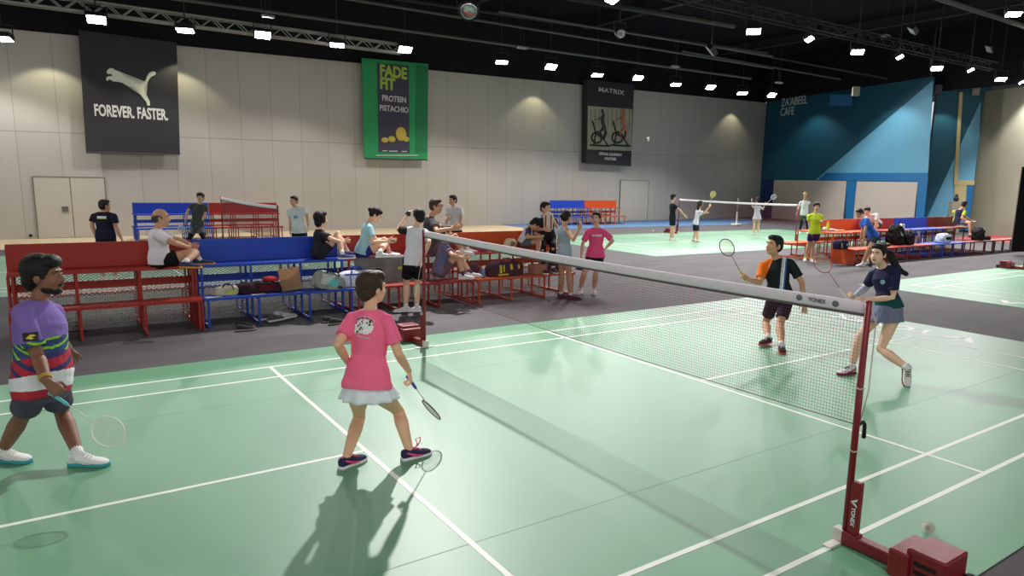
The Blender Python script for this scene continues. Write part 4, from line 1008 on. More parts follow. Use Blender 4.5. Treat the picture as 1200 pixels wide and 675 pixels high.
def racket(butt, headc, label, nrm=None, frame=(230, 230, 225), grip=(60, 90, 190), group='badminton rackets', shaftc=None, thick=1.0, strc=(214, 220, 206), L=.665):
    """butt of the grip and centre of the head in the hall"""
    butt = V(butt)
    if len(headc) == 3 and not isinstance(headc, Vector): headc = atlen(butt, headc[0], headc[1], L - .125, headc[2])
    d = (headc - butt).normalized(); hc = butt + d * (L - .125)
    n0 = (Matrix.Rotation(math.radians(nrm), 3, d) @ (CAM - hc)) if isinstance(nrm, (int, float)) else V(nrm) if nrm is not None else (CAM - hc); n0 = (n0 - d * n0.dot(d)).normalized(); x = d.cross(n0)
    t = thing('badminton_racket', label, 'racket', butt, group)
    bm = B(); X, Y = frame_of(d, n0); loft(bm, [(butt + d * k, X, Y, r, r) for k, r in ((0, .0165), (.006, .0165), (.02, .0135), (.15, .0125), (.17, .009), (.185, .005))], 8); obj('grip', bm, mat('grip_%d_%d_%d' % grip, grip, .7), t)
    bm = B(); tube(bm, [butt + d * .18, hc - d * .122], .0042 * thick, 8); obj('shaft', bm, mat('frame_%d_%d_%d' % (shaftc or frame), shaftc or frame, .35), t)
    a_, b_ = .095, .125
    bm = B(); ring_tube(bm, [hc + x * (a_ * math.cos(q)) + d * (b_ * math.sin(q)) for q in [i * math.pi / 24 for i in range(48)]], .0055 * thick, 8); obj('frame', bm, mat('frame_%d_%d_%d' % frame, frame, .35), t)
    bm = B(); r = .0008 * thick
    for i in range(-9, 10):
        q = i / 10.2; o_ = x * (a_ * q); h = b_ * math.sqrt(1 - q * q); tube(bm, [hc + o_ - d * h, hc + o_ + d * h], r, 3, False)
    for i in range(-11, 12):
        q = i / 12.2; o_ = d * (b_ * q); h = a_ * math.sqrt(1 - q * q); tube(bm, [hc + o_ - x * h, hc + o_ + x * h], r, 3, False)
    obj('strings', mesh_of(bm, False), mat('strings_%d' % strc[0], strc, .6, noise=0), t)
    return t
GRIP = (62, 72, 45)

# ---- the man in the purple shirt, at the left edge
def f_purple(x, y, h, p, SH, A):
    q = h * 1.0 + x * .45
    hem = h
    on_sl = min((p - SH['R']).length, (p - SH['L']).length) < .17 and abs(x) > .16
    if on_sl and h > .5: return 0
    if hem < -.045: return 4
    w1 = .30 + .25 * (y) - .2 * x
    st = (h * 2.2 + x * 1.6 + y * 2.2)
    if h < .12 + .22 * y: return 3
    if h < .34 + .30 * y - .1 * x: return 4 if (st * 3.1) % 1 < .62 else 5
    if h < .52 + .3 * y - .1 * x: return (2 if (st * 4.3) % 1 < .3 else 1)
    return 0
p1 = person('person in a purple shirt with green, red and white bands, walking at the left edge', 1.73, 3.95, (50, 449), -35,
    dict(neck=(44, 351, 0), head=(52.5, 323.5, 0), eR=(44, 417, -1), wR=(54, 446, -1), eL=(66, 394, 1), wL=(80, 408, 1), kR=(25, 489, -1), aR=(3, 528, 'g'), kL=(73, 484, 1), aL=(92, 533, 'g')),
    skin=(134, 92, 72), hair='thick', haircol=(24, 20, 20), shirt=(128, 104, 176), shorts=(86, 80, 98), shoes=(232, 232, 230), soles=(60, 160, 170), fat=1.28, big=True, head_yaw=-26, leg=.66, sleeve=.78,
    shirtfn=([(58, 74, 120), (140, 200, 60), (226, 226, 232), (178, 50, 66), (60, 60, 110)], f_purple), beard=True, shirt_low=-.12, cyaw=-30, hscale=1.14, trim=(200, 214, 214),
    hands={'R': dict(curl=GRIP, n=(.1, .3, -.3), d=(.55, -.2, -.75), thumb=50), 'L': dict(curl=(25, 35, 30))}, toeyaw=(-38, -32))
t = p1['t']; ORG = p1['base']
W1 = p1['A']['R'][1]; g0 = W1 + p1['A']['R'][4] * .075 + p1['A']['R'][5] * .03
bm = B()
for k, c in ((0, 0), (.016, 1)):
    q = (p1['A']['R'][0] - W1).normalized(); X, Y = frame_of(q); ring_tube(bm, [W1 + q * (.02 + k) + X * .036 * math.cos(a) + Y * .036 * math.sin(a) for a in [i * math.pi / 8 for i in range(16)]], .006)
obj('wristband', bm, mat('band_gold', (196, 160, 60), .6), t)
SL = p1['SH']['R'].lerp(p1['A']['R'][0], .55); nn = (CAM - SL).normalized(); X = nn.cross(UP).normalized() * -1
bm = B(); f = [bm.verts.new(V((a, b, 0))) for a, b in ((-.045, -.032), (.045, -.032), (.045, .032), (-.045, .032))]; bm.faces.new(f); mm = mesh_of(bm, False, False)
obj('badge', stick(mm, p1['shirt'], basis(SL, X, UP, nn), .004), mat('badge_black', (30, 28, 32), .6), t)
bm = B(); pts = [(-.03, -.012), (-.015, .004), (.0, .016), (.02, .014), (.034, .004), (.02, .002), (.002, -.002), (.02, -.014), (0, -.02), (-.015, -.014)]; bm.faces.new([bm.verts.new(V((a, b, 0))) for a, b in pts]); mm = mesh_of(bm, False, False)
obj('badge_mark', stick(mm, p1['shirt'], basis(SL, X, UP, nn), .007), mat('badge_yellow', (222, 200, 60), .6), t)
racket(ondepth(58, 460, depth(g0)), (127, 506, -1), 'white badminton racket held low by the person in the purple shirt', nrm=12, frame=(232, 236, 220), grip=(96, 190, 196), shaftc=(226, 230, 220))

# ---- the woman in pink with her back to us
p2 = person('person in pink shirt and pale skirt seen from behind, holding a racket low', 1.56, 2.8, (430.5, 452), 42,
    dict(neck=(434, 362, 1), head=(437, 338, 1), eR=(467, 415, -1), wR=(479, 434.5, 1), eL=(396, 404, -1), wL=(408, 425, 1), kR=(467, 482, 1), aR=(479.5, 527, 'g'), kL=(421, 489, 1), aL=(406, 536, 'g')),
    skin=(232, 184, 150), hair='thick', haircol=(62, 44, 36), shirt=(255, 116, 156), shorts=(236, 244, 250), bottom='skirt', leg=.27, fem=True, big=True, hscale=1.07, head_yaw=12, sleeve=.68, cyaw=40, fat=1.12, shirt_low=-.03, hemr=1.03, loose=1.35,
    shoes=(54, 50, 84), soles=(236, 232, 236), socks=None, trim=(240, 84, 140), lacec=(240, 84, 140), toeyaw=(5, 22), hands={'R': dict(curl=GRIP, d=(.1, -.1, -.75), n=(-.5, .3, .0), thumb=50), 'L': dict(curl=(35, 40, 30))})
t = p2['t']; ORG = p2['base']
bk = -p2['cf']; C_ = p2['P'].lerp(p2['N'], .77) ; Xb = -(p2['cr'] * -1); Xb = UP.cross(bk).normalized(); Yb = bk.cross(Xb).normalized()
MPW = mat('shirt_print_white', (244, 240, 240), .8, noise=0); MPB = mat('shirt_print_black', (50, 44, 50), .8, noise=0)
bm = B(); random.seed(3); fl = []
for (cx, cy, r) in ((-.045, .0, .034), (-.02, .03, .03), (.015, .035, .03), (.04, .02, .03), (.0, .0, .036), (.05, -.02, .03), (.03, -.035, .03), (-.05, -.035, .028), (-.02, -.03, .03), (.06, .0, .022)):
    bm.faces.new([bm.verts.new(V((cx + r * (1 + .18 * math.sin(5 * a)) * math.cos(a), cy + .8 * r * (1 + .18 * math.sin(5 * a)) * math.sin(a), random.random() * .001))) for a in [i * math.pi / 9 for i in range(18)]])
obj('back_print', stick(mesh_of(bm, False, False), p2['shirt'], basis(C_, Xb, Yb, bk), .004), MPW, t)
bm = B()
for i in range(16):
    cx, cy = random.uniform(-.065, .065), random.uniform(-.045, .045); r = random.uniform(.004, .009)
    bm.faces.new([bm.verts.new(V((cx + r * math.cos(a), cy + r * math.sin(a), 0))) for a in [j * math.pi / 4 for j in range(8)]])
obj('back_print_spots', stick(mesh_of(bm, False, False), p2['shirt'], basis(C_, Xb, Yb, bk), .007), MPB, t)['kind'] = 'stuff'
bm = B(); bw = B(); n = 13                     # arched line of tiny illegible marks above the picture, slanted line below
for i in range(n):
    a = -.62 + 1.24 * i / (n - 1)
    for q, (r0, r1, w2, tgt) in enumerate(((.106, .130, .055, bw), (.111, .125, .02 + .012 * (i % 3), bm))):
        tgt.faces.new([tgt.verts.new(V((r * math.sin(a + k), r * math.cos(a + k) - .05, 0))) for r, k in ((r0, -w2), (r0, w2), (r1, w2), (r1, -w2))])
obj('back_lettering', stick(mesh_of(bw, False, False), p2['shirt'], basis(C_, Xb, Yb, bk), .004), cloth((250, 190, 200)), t)['kind'] = 'stuff'
obj('back_lettering', stick(mesh_of(bm, False, False), p2['shirt'], basis(C_, Xb, Yb, bk), .007), MPB, t)['kind'] = 'stuff'
bm = B()
for i in range(9):
    x = -.045 + .012 * i; bm.faces.new([bm.verts.new(V((x + k, -.078 - x * .2 + j, 0))) for k, j in ((0, -.006), (.009, -.006), (.009, .006), (0, .006))])
obj('back_lettering', stick(mesh_of(bm, False, False), p2['shirt'], basis(C_, Xb, Yb, bk), .005), cloth((216, 196, 200)), t)['kind'] = 'stuff'
An = p2['A']['R'][3]; f_ = yawv(5)
bm = B(); tube(bm, [An + f_ * .05, An + f_ * .075 + UP * .03, An + f_ * .06 + UP * .075, An + f_ * .10 + UP * .085, An + f_ * .10 + UP * .05, An + f_ * .07 + UP * .01], .005, 6); obj('loose_lace', bm, cloth((250, 120, 160)), t)
g0 = p2['A']['R'][1] + p2['A']['R'][4] * .07 + p2['A']['R'][5] * .03
racket(ondepth(477.5, 441, depth(g0) - .01), (505.5, 480.5, 1), 'dark framed badminton racket held low by the person in pink seen from behind', L=.63, nrm=76, frame=(70, 50, 60), grip=(84, 84, 190), shaftc=(225, 225, 225))

# ---- the man across the net
def f_orange(x, y, h, p, SH, A):
    if x > .165 or (h > .55 and x > .035 + (.98 - h) * .30): return 1
    q = x - (-.128 + (1 - h) * .115)
    if abs(q) < .034 and y > -.03: return 3 if q < -.012 else (2 if q < .016 else (0 if q < .022 else 2))
    return 0
p3 = person('person in a black shirt with an orange right sleeve, looking up beyond the net', 1.72, 3.85, (914.5, 349), 205,
    dict(neck=(909, 302, -1), head=(907, 288, -1), eR=(890.5, 331, -1), wR=(877, 327.5, -1), eL=(941.5, 334, 1), wL=(942, 353, -1), kR=(897.5, 378, -1), aR=(900, 395.5, 'g', .02), kL=(914, 380.5, -1), aL=(916, 404, 'g')),
    skin=(210, 160, 128), hair='short', haircol=(22, 20, 20), shirt=(30, 38, 42), shorts=(46, 38, 54), shoes=(44, 34, 40), soles=(196, 90, 80), big=True, hscale=1.12, head_yaw=170, head_pitch=9, leg=.72, sleeve=.72, cyaw=215,
    shirtfn=([(236, 122, 40), (228, 232, 240), (60, 96, 170)], f_orange), hands={'R': dict(curl=GRIP, d=(-.5, .1, .45), n=(-.3, .6, -.2), thumb=45), 'L': dict(curl=(15, 20, 15), n=(.4, .6, 0))}, toeyaw=(190, 222))
ORG = p3['base']
for s_ in (-1, 1):
    bm = B(); logo_y(bm, V((0, 0, 0)), V((1, 0, 0)), V((0, 1, 0)), .03); me = mesh_of(bm, False, False)
g0 = p3['A']['R'][1] + p3['A']['R'][4] * .08 + p3['A']['R'][5] * .02
racket(ondepth(874, 330, depth(g0) + .0), (851, 288.5, -1), 'badminton racket raised by the person with the orange sleeve', nrm=(-.5, -.8, .1), frame=(52, 40, 44), grip=(206, 214, 40), shaftc=(120, 110, 110), strc=(224, 208, 150), thick=1.2)

# ---- the young woman in navy with a ponytail, at the right
def f_navy(x, y, h, p, SH, A): return 1 if h < .22 else 0
p4 = person('person in navy shirt and grey skirt with a ponytail, stepping behind the near post', 1.63, 2.05, (1042, 361), 170,
    dict(neck=(1035, 311, -1), head=(1029, 298, -1), eL=(1046, 349, -1), wL=(1014, 351.5, -1), eR=(1016, 336, 1), wR=(1001, 347.5, -1), kR=(1008, 394, -1), aR=(997.5, 430, 'g'), kL=(1032.5, 409, -1), aL=(1063.5, 431.5, 'g', .13),
         tail=((1044, 299, 0), (1047, 306, 0), (1051, 313, -.01), (1056, 318, -.02), (1062, 321, -.02))),
    skin=(240, 194, 168), hair='longpony', haircol=(26, 22, 26), shirt=(40, 40, 74), shorts=(118, 124, 150), bottom='skirt', leg=.36, fem=True, big=True, head_yaw=184, cyaw=172, lacec=(30, 30, 36), trim=(150, 70, 90), sleeve=.70, fat=.98, shirt_low=.02,
    shirtfn=([(24, 74, 74)], f_navy), armcover=('R', (186, 190, 206)), shoes=(232, 228, 230), soles=(150, 40, 66), toeyaw=(168, 200), toev=((-.98, .2, 0), (-.35, -.35, -.75)),
    hands={'R': dict(curl=GRIP, d=(-.8, .1, .1), n=(0, -.5, .5), thumb=45), 'L': dict(curl=GRIP, d=(-.9, .1, .1), n=(0, .6, -.4), thumb=45)})
ORG = p4['base']
C_ = p4['P'].lerp(p4['N'], .62) + p4['cf'] * .05; nn = (CAM - C_).normalized(); X = UP.cross(nn).normalized()
bm = B(); bm.faces.new([bm.verts.new(V((.026 * math.cos(a), .028 * math.sin(a), 0))) for a in [i * math.pi / 8 for i in range(16)]]); obj('badge', stick(mesh_of(bm, False, False), p4['shirt'], basis(C_, X, UP, nn), .004), mat('badge_pale', (150, 190, 196), .7), p4['t'])
g0 = (p4['A']['R'][1] + p4['A']['R'][4] * .07)
racket(ondepth(994, 352, depth(g0)), (964, 308.5, 1), 'badminton racket with a thin pink frame held up by the person with the long ponytail', nrm=(-.6, -.75, .2), frame=(196, 96, 106), grip=(232, 226, 226), shaftc=(196, 96, 106), thick=1.1)
# ---- people further off (joint positions read on their sight lines, depth from where they stand or sit)
SK1, SK2, SK3 = (224, 178, 148), (206, 156, 124), (238, 194, 164)
def stripey(lowcol): return None
person('bald person in a white shirt sitting sideways with orange soled shoes on the red bench', 1.72, 9.15, (187, 305), -8,
    dict(neck=(184, 268, 0), head=(189, 255.5, 0), eR=(205, 285, -1), wR=(218, 289, 1), eL=(209, 281, 1), wL=(222, 286, 0), kR=(229, 296, -1), aR=(217, 307, -1), kL=(233, 293, 1), aL=(233, 303.5, 0)),
    skin=SK2, hair='bald', haircol=(70, 62, 58), shirt=(230, 226, 232), shorts=(26, 24, 28), head_yaw=-18, shoes=(60, 70, 100), soles=(226, 150, 60), toeyaw=(-28, -5), sleeve=.66, leg=.5, fat=1.12, shirt_low=-.12, hscale=1.05, hands={'R': dict(curl=(60, 60, 40)), 'L': dict(curl=(60, 60, 40))})
person('person with dark bobbed hair in a black shirt hugging knees on the blue bench', 1.62, 9.15, (374, 296.5), -5,
    dict(neck=(375, 268.5, 0), head=(376.5, 257, 0), eR=(391, 281, -1), wR=(400, 284, 1), eL=(393, 279, 1), wL=(402, 281, 0), kR=(396, 274, -1), aR=(401, 297.5, -1), kL=(399, 271, 1), aL=(407, 294.5, 1)),
    skin=SK3, hair='bob', haircol=(26, 22, 26), shirt=(38, 38, 48), shorts=(40, 40, 52), fem=True, head_yaw=12, shoes=(90, 96, 150), soles=(232, 232, 236), leg=.5, shirt_low=-.12, hands={'R': dict(curl=(60, 60, 40)), 'L': dict(curl=(60, 60, 40))})
pp = person('person in a light blue shirt looking down at a phone, seated on the red bench', 1.60, 9.15, (425, 294.5), -8,
    dict(neck=(432.5, 261, 0), head=(440, 252, 1), eR=(437, 284, -1), wR=(452, 283, 0), eL=(441, 281, 1), wL=(454, 281, 0), kR=(452, 285, -1), aR=(445, 296, -1), kL=(452, 280, 1), aL=(456, 294.5, 1)),
    skin=SK3, hair='bun', haircol=(30, 24, 28), shirt=(160, 208, 220), shorts=(50, 54, 130), fem=True, head_yaw=-20, head_pitch=-38, shoes=(232, 232, 232), leg=.35, shirt_low=-.1)
q = ondepth(460, 282, depth(pp['A']['R'][1])); bm = B(); box(bm, q, (.075, .15, .01), Matrix.Rotation(.5, 3, 'Y'), .003); solo('phone', bm, mat('phone_black', (30, 30, 36), .3), 'dark phone held by the person in the light blue shirt', 'phone', q, smooth=False)
pp = person('person in a white shirt with black sleeves photographing, standing before the red bench', 1.66, 8.3, (484.5, 309), 78,
    dict(neck=(489, 265.5, 0), head=(490.5, 254, 1), eL=(467, 269, 1), wL=(476, 254.5, 1), eR=(503, 284, -1), wR=(493.5, 306, 0), kL=(476, 333, 1), aL=(475.5, 359.5, 'g'), kR=(489, 333, 1), aR=(488.5, 359.5, 'g')),
    skin=SK3, hair='thick', haircol=(24, 20, 22), shirt=(226, 226, 236), shorts=(26, 24, 30), leg=.62, shirtfn=([(34, 32, 38)], lambda x, y, h, p, SH, A: 1 if abs(x) > .17 else 0), head_yaw=88, toeyaw=(150, 165), shirt_low=-.04, loose=1.0)
q = pp['A']['L'][1] + RY * -.06 + RX * .04; bm = B(); box(bm, q, (.13, .06, .085), Matrix.Rotation(1.2, 3, 'Z'), .012); rt_ = yawv(78); tube(bm, [q, q + rt_ * .11], .034, 12); solo('camera', bm, mat('camera_black', (28, 28, 32), .4), 'black camera held up by the photographing person', 'camera', q)
racket(pp['A']['R'][1] + V((0, 0, .02)), ondepth(487, 345, depth(pp['A']['R'][1])), 'badminton racket hanging edge-on beside the photographing person', nrm=RX, frame=(206, 206, 160), grip=(230, 230, 230))
person('person with glasses in a dark grey shirt seated behind, arm stretched over the knee', 1.80, 9.15, (504.5, 292), -12,
    dict(neck=(504, 253.5, 0), head=(511, 242, 0), eR=(512, 271, -1), wR=(528, 268, 0), eL=(521, 268, 1), wL=(531, 266, 0), kR=(533, 277, -1), aR=(541, 293, 0), kL=(537, 275, 1), aL=(547, 291, 1)),
    skin=SK2, hair='short', haircol=(62, 52, 46), shirt=(66, 66, 70), shorts=(90, 90, 94), glasses=True, head_yaw=-40, leg=.7, shirt_low=-.1)
person('person in a plain white shirt standing beyond the benches, glancing left', 1.74, 13.6, (533.5, 268.5), 215,
    dict(neck=(532, 242, 0), head=(530.5, 235, 0), eR=(526, 255, -1), wR=(522, 263, 0), eL=(540, 255, 0), wL=(539, 265.5, 0), kR='down', aR=0, kL='down', aL=0),
    skin=SK1, haircol=(30, 26, 26), shirt=(232, 232, 236), shorts=(30, 30, 36), head_yaw=195)
person('person in a grey blue shirt hugging knees on the low red bench behind the net', 1.66, 8.78, (515, 317.5), -8,
    dict(neck=(521, 284, 0), head=(523, 272.5, 0), eR=(530, 299, -1), wR=(540, 302, 1), eL=(533, 296, 1), wL=(543, 300, 0), kR=(539, 294, -1), aR=(542, 321.5, -1), kL=(543, 291, 1), aL=(551, 319, 0)),
    skin=SK1, haircol=(26, 22, 26), shirt=(112, 112, 132), shorts=(96, 84, 98), shoes=(232, 228, 232), soles=(236, 236, 236), socks=(86, 60, 90), head_yaw=-20, leg=.55, shirt_low=-.1,
    shirtfn=([(70, 110, 176)], lambda x, y, h, p, SH, A: 1 if .11 < x < .15 and y < .09 else 0), toeyaw=(-25, -20), hands={'R': dict(curl=(60, 60, 40)), 'L': dict(curl=(60, 60, 40))})
person('young person with navy shoulders and bowed head on the orange bench', 1.45, 9.15, (613, 283.5), -28,
    dict(neck=(620.5, 265.5, 0), head=(627.5, 263, 0), eR=(618, 278, -1), wR=(628.5, 277.5, 0), eL=(628, 275, 1), wL=(633, 277, 0), kR=(631.5, 283, -1), aR=(630, 298, -1), kL=(634, 281, 1), aL=(635, 296, 0)),
    skin=SK2, hair='thick', haircol=(24, 20, 22), shirt=(226, 222, 236), shorts=(106, 104, 116), head_yaw=-30, head_pitch=-55, leg=.6, shirt_low=-.08,
    shirtfn=([(50, 44, 96)], lambda x, y, h, p, SH, A: 1 if abs(x) > .10 and h > .7 or abs(x) > .16 else 0), shoes=(60, 60, 70))
pp = person('person in black seated on the orange bench, hand at mouth, holding a striped bag', 1.76, 9.15, (641.5, 280.5), -105,
    dict(neck=(638.5, 254.5, 0), head=(639.5, 244.5, 0), eR=(627.5, 268, 0), wR=(637, 269, -1), eL=(652.5, 265.5, 0), wL=(646, 254.5, -1), kR=(636, 290, -1), aR=(637, 315, 0), kL=(648, 288, -1), aL=(648, 314, 0)),
    skin=SK1, hair='short', haircol=(34, 28, 28), shirt=(40, 36, 42), shorts=(34, 34, 40), bottom='trousers', head_yaw=-75, shoes=(50, 50, 56), shirt_low=-.08)
q = ondepth(642.5, 260, depth(pp['A']['R'][1]) - .02); t = thing('racket_cover', 'white racket cover with red stripes held upright by the seated person in black', 'bag', q)
bm = B(); loft(bm, [(q + V((0, 0, k)), RX, V((-RZ.x, -RZ.y, 0)), a, .04) for k, a in ((-.17, .05), (-.14, .09), (.1, .10), (.17, .07), (.19, .03))], 16, True, 3); obj('cover_body', bm, cloth((226, 214, 204)), t)
bm = B()
for dx in (-.05, .055): box(bm, q + RX * dx - V((RZ.x, RZ.y, 0)) * .045, (.025, .012, .26), Matrix.Rotation(math.atan2(RX.y, RX.x), 3, 'Z')); 
obj('stripe', bm, cloth((186, 44, 56)), t, smooth=False)['kind'] = 'stuff'
person('person in a sleeveless pale blue top standing before the orange bench, gesturing', 1.68, 8.15, (662, 298), -12,
    dict(neck=(660.5, 265, 0), head=(664, 254.5, 0), eR=(672, 281, -1), wR=(677.5, 270, 0), eL=(655, 281, 1), wL=(654.5, 294, 0), kR=(667, 323, -1), aR=(668.5, 345.5, 'g'), kL=(658, 323, 1), aL=(657.5, 344, 'g')),
    skin=SK2, hair='bun', haircol=(30, 26, 30), shirt=(158, 174, 190), shorts=(30, 28, 36), fem=True, sleeve=.0, leg=.3, head_yaw=10, shoes=(70, 50, 76), soles=(60, 50, 66), shirt_low=-.1, toeyaw=(-45, -60), hands={'R': dict(curl=(35, 40, 30))})
pp = person('person in a bright pink shirt standing hand on hip, facing the viewer', 1.70, 8.5, (697.5, 300), 238,
    dict(neck=(699.5, 266.5, 0), head=(698.8, 256, 0), eR=(683, 285, 0), wR=(681.5, 297.5, 0), eL=(718, 282, 0), wL=(710.5, 290, 0), kR=(684.5, 321, -1), aR=(680, 338.5, 'g'), kL=(698, 321, 0), aL=(696, 339, 'g')),
    skin=SK1, hair='bun', haircol=(30, 24, 26), shirt=(248, 92, 148), shorts=(26, 24, 28), fem=True, head_yaw=215, leg=.42, shirt_low=-.06, loose=1.5, sleeve=.8, shoes=(226, 214, 226), toeyaw=(215, 235))
ORG = pp['base']; C_ = pp['P'].lerp(pp['N'], .72); nn = pp['cf']; X = UP.cross(nn).normalized(); bm = B()
for x0, x1 in ((-.10, -.045), (-.03, .10)): bm.faces.new([bm.verts.new(V((a, b, 0))) for a, b in ((x0, -.018), (x1, -.018), (x1, .018), (x0, .018))])
obj('chest_print', stick(mesh_of(bm, False, False), pp['shirt'], basis(C_, X, nn.cross(X), nn), .006), cloth((244, 226, 234)), pp['t'])['kind'] = 'stuff'
# far courts
pp = person('person in a grey shirt and dark leggings crouching ready beyond the small net', 1.75, 19.6, (231, 267), 238,
    dict(neck=(233.5, 238, -1), head=(234.7, 231.5, -1), eR=(220.5, 247, 0), wR=(218, 256, -1), eL=(240, 251.5, 0), wL=(233.5, 262.5, -1), kR=(222, 279, -1), aR=(222, 294, 0), kL=(238, 278, -1), aL=(240, 293, 0)),
    skin=SK1, hair='thick', haircol=(24, 22, 24), shirt=(78, 80, 84), shorts=(104, 106, 112), legcover=('RL', (34, 32, 38)), head_yaw=245, shirt_low=-.08, leg=.7)
racket(ondepth(229, 263, depth(pp['A']['L'][1])), ondepth(219, 266.5, depth(pp['A']['L'][1]) - .3), 'badminton racket held level by the crouching person in grey', thick=1.6, strc=(206, 210, 216), frame=(220, 222, 226))
pp = person('person in a navy shirt seen from behind beyond the left red bench', 1.74, 14.2, (124, 279), 62,
    dict(neck=(121.5, 248, 0), head=(123, 241.5, 0), eL=(107.5, 264, 0), wL=(111.5, 275, 0), eR=(136, 266.5, 0), wR=(142, 279, 0), kR='down', aR=0, kL='down', aL=0),
    skin=SK2, haircol=(38, 32, 32), shirt=(30, 30, 52), shorts=(26, 26, 36), head_yaw=20, hscale=.95)
ORG = pp['base']; bk = -pp['cf']; Xb = UP.cross(bk).normalized()
for nm, w2, z, c in (('back_print', .085, .006, (226, 230, 236)), ('back_print_band', .085, -.022, (190, 210, 60))):
    bm = B(); hh = .02 if z > 0 else .006; bm.faces.new([bm.verts.new(V((a, b + z, 0))) for a, b in ((-w2, -hh), (w2, -hh), (w2, hh), (-w2, hh))])
    obj(nm, stick(mesh_of(bm, False, False), pp['shirt'], basis(pp['P'].lerp(pp['N'], .78), Xb, bk.cross(Xb).normalized(), bk), .006), cloth(c), pp['t'])
pp = person('person in a white shirt with blue chest mark, right of the small net', 1.70, 15.2, (351, 271.5), 238,
    dict(neck=(346.5, 242.5, 0), head=(344.5, 236, 0), eR=(340.5, 256, 0), wR=(340, 267.5, 0), eL=(360, 253, 0), wL=(361, 264, 0), kR='down', aR=0, kL='down', aL=0),
    skin=SK1, haircol=(28, 24, 26), shirt=(226, 236, 242), shorts=(30, 30, 38), head_yaw=225)
ORG = pp['base']; C_ = pp['P'].lerp(pp['N'], .6); nn = pp['cf']; X = UP.cross(nn).normalized(); bm = B(); bm.faces.new([bm.verts.new(V((a, b, 0))) for a, b in ((-.05, -.04), (.05, -.04), (.05, .04), (-.05, .04))])
obj('chest_print', stick(mesh_of(bm, False, False), pp['shirt'], basis(C_, X, nn.cross(X), nn), .006), cloth((130, 170, 206)), pp['t'])
person('young person in black shirt and shorts standing at the left end of the far net', 1.62, 17.3, (788, 257.5), -25,
    dict(neck=(788, 238, 0), head=(789.5, 231.5, 0), eR=(796, 245.5, 0), wR=(802, 252, 0), eL=(786.5, 248, 0), wL=(789, 256, 0), kR='down', aR=0, kL='down', aL=0),
    skin=SK1, hair='thick', haircol=(24, 22, 24), shirt=(36, 36, 42), shorts=(30, 32, 46), head_yaw=-30, shoes=(236, 236, 236))
pp = person('girl in a white shirt with long hair raising a racket on the far court', 1.52, 16.7, (815.5, 262.5), -20,
    dict(neck=(819, 245.5, 0), head=(820.5, 239, 0), eR=(826, 249, 0), wR=(830.5, 243.5, 0), eL=(822, 251, 0), wL=(826, 250, 0), kR=(817.5, 273, 0), aR=(817, 282, 0), kL=(814.5, 273, 0), aL=(812.5, 281, 0)),
    skin=SK1, hair='long', haircol=(52, 38, 34), shirt=(220, 218, 230), shorts=(40, 42, 62), fem=True, head_yaw=-25, shoes=(226, 180, 160), leg=.75, shirtfn=([(44, 48, 74)], lambda x, y, h, p, SH, A: 1 if y > .03 and h < .6 else 0))
g0 = pp['A']['R'][1]; racket(g0, ondepth(836, 226, depth(g0)), 'badminton racket with pale yellow strings raised by the girl in white and navy', thick=1.8, strc=(226, 226, 150), frame=(206, 210, 120), grip=(220, 220, 210))
pp = person('girl in a white sports dress seen from behind on the far court', 1.5, 17.8, (887.3, 254), 60,
    dict(neck=(887.6, 240.5, 0), head=(887.8, 234, 0), eR=(894, 245.5, 0), wR=(896, 240.5, 0), eL=(881.5, 241.5, 0), wL=(881, 236.5, 0), kR='down', aR=0, kL='down', aL=0),
    skin=SK3, hair='longpony', haircol=(34, 28, 30), shirt=(226, 218, 236), shorts=(224, 214, 236), bottom='skirt', leg=.25, fem=True, head_yaw=55, shoes=(206, 226, 190))
g0 = pp['A']['R'][1]; racket(g0, ondepth(903, 234, depth(g0)), 'white badminton racket raised by the girl in the white dress', thick=1.8, strc=(220, 222, 230), frame=(226, 226, 232), grip=(220, 220, 220))
person('person in white shirt and yellow cap wiping the face by the far net', 1.74, 18.2, (942.3, 251.5), 215,
    dict(neck=(943, 235, 0), head=(943.5, 228.8, 0), eR=(937, 243, 0), wR=(933, 250.5, 0), eL=(949, 240, 0), wL=(945.5, 232.5, -1), kR=(939, 262, 0), aR=(937, 271.5, 0), kL=(946, 262, 0), aL=(946, 271.5, 0)),
    skin=SK2, cap=(216, 186, 90), haircol=(40, 32, 30), shirt=(230, 230, 232), shorts=(86, 92, 76), legcover=('RL', (40, 38, 46)), head_yaw=225)
person('person in yellow shirt and yellow socks standing by the orange bench', 1.66, 10.0, (954.5, 273), 232,
    dict(neck=(955, 250, 0), head=(957, 242.5, 0), eR=(948.5, 261, 0), wR=(950, 272, 0), eL=(960.5, 259, 0), wL=(963.5, 259.5, -1), kR=(947.5, 288, 0), aR=(943.5, 302.5, 'g'), kL=(952.5, 288, 0), aL=(951.5, 303.5, 'g')),
    skin=SK1, hair='thick', haircol=(34, 28, 28), shirt=(206, 232, 60), shorts=(74, 40, 112), socks=(206, 232, 60), head_yaw=225, shoes=(232, 232, 236), toeyaw=(215, 240), leg=.5)
person('person in a blue shirt bending over the orange bench', 1.76, 8.75, (1024, 277.5), 150,
    dict(neck=(1011.5, 256, 1), head=(1007.5, 250, 1), eR=(1011, 269, 0), wR=(1009, 279, 0), eL=(1014, 269, -1), wL=(1012, 280, 0), kR=(1021, 290, 1), aR=(1016, 307, 'g'), kL=(1019, 290, -1), aL=(1011, 308.5, 'g')),
    skin=SK2, haircol=(34, 30, 30), shirt=(54, 104, 196), shorts=(44, 58, 72), head_yaw=160, head_pitch=-25, leg=.6, toeyaw=(165, 165), shirt_low=-.04)
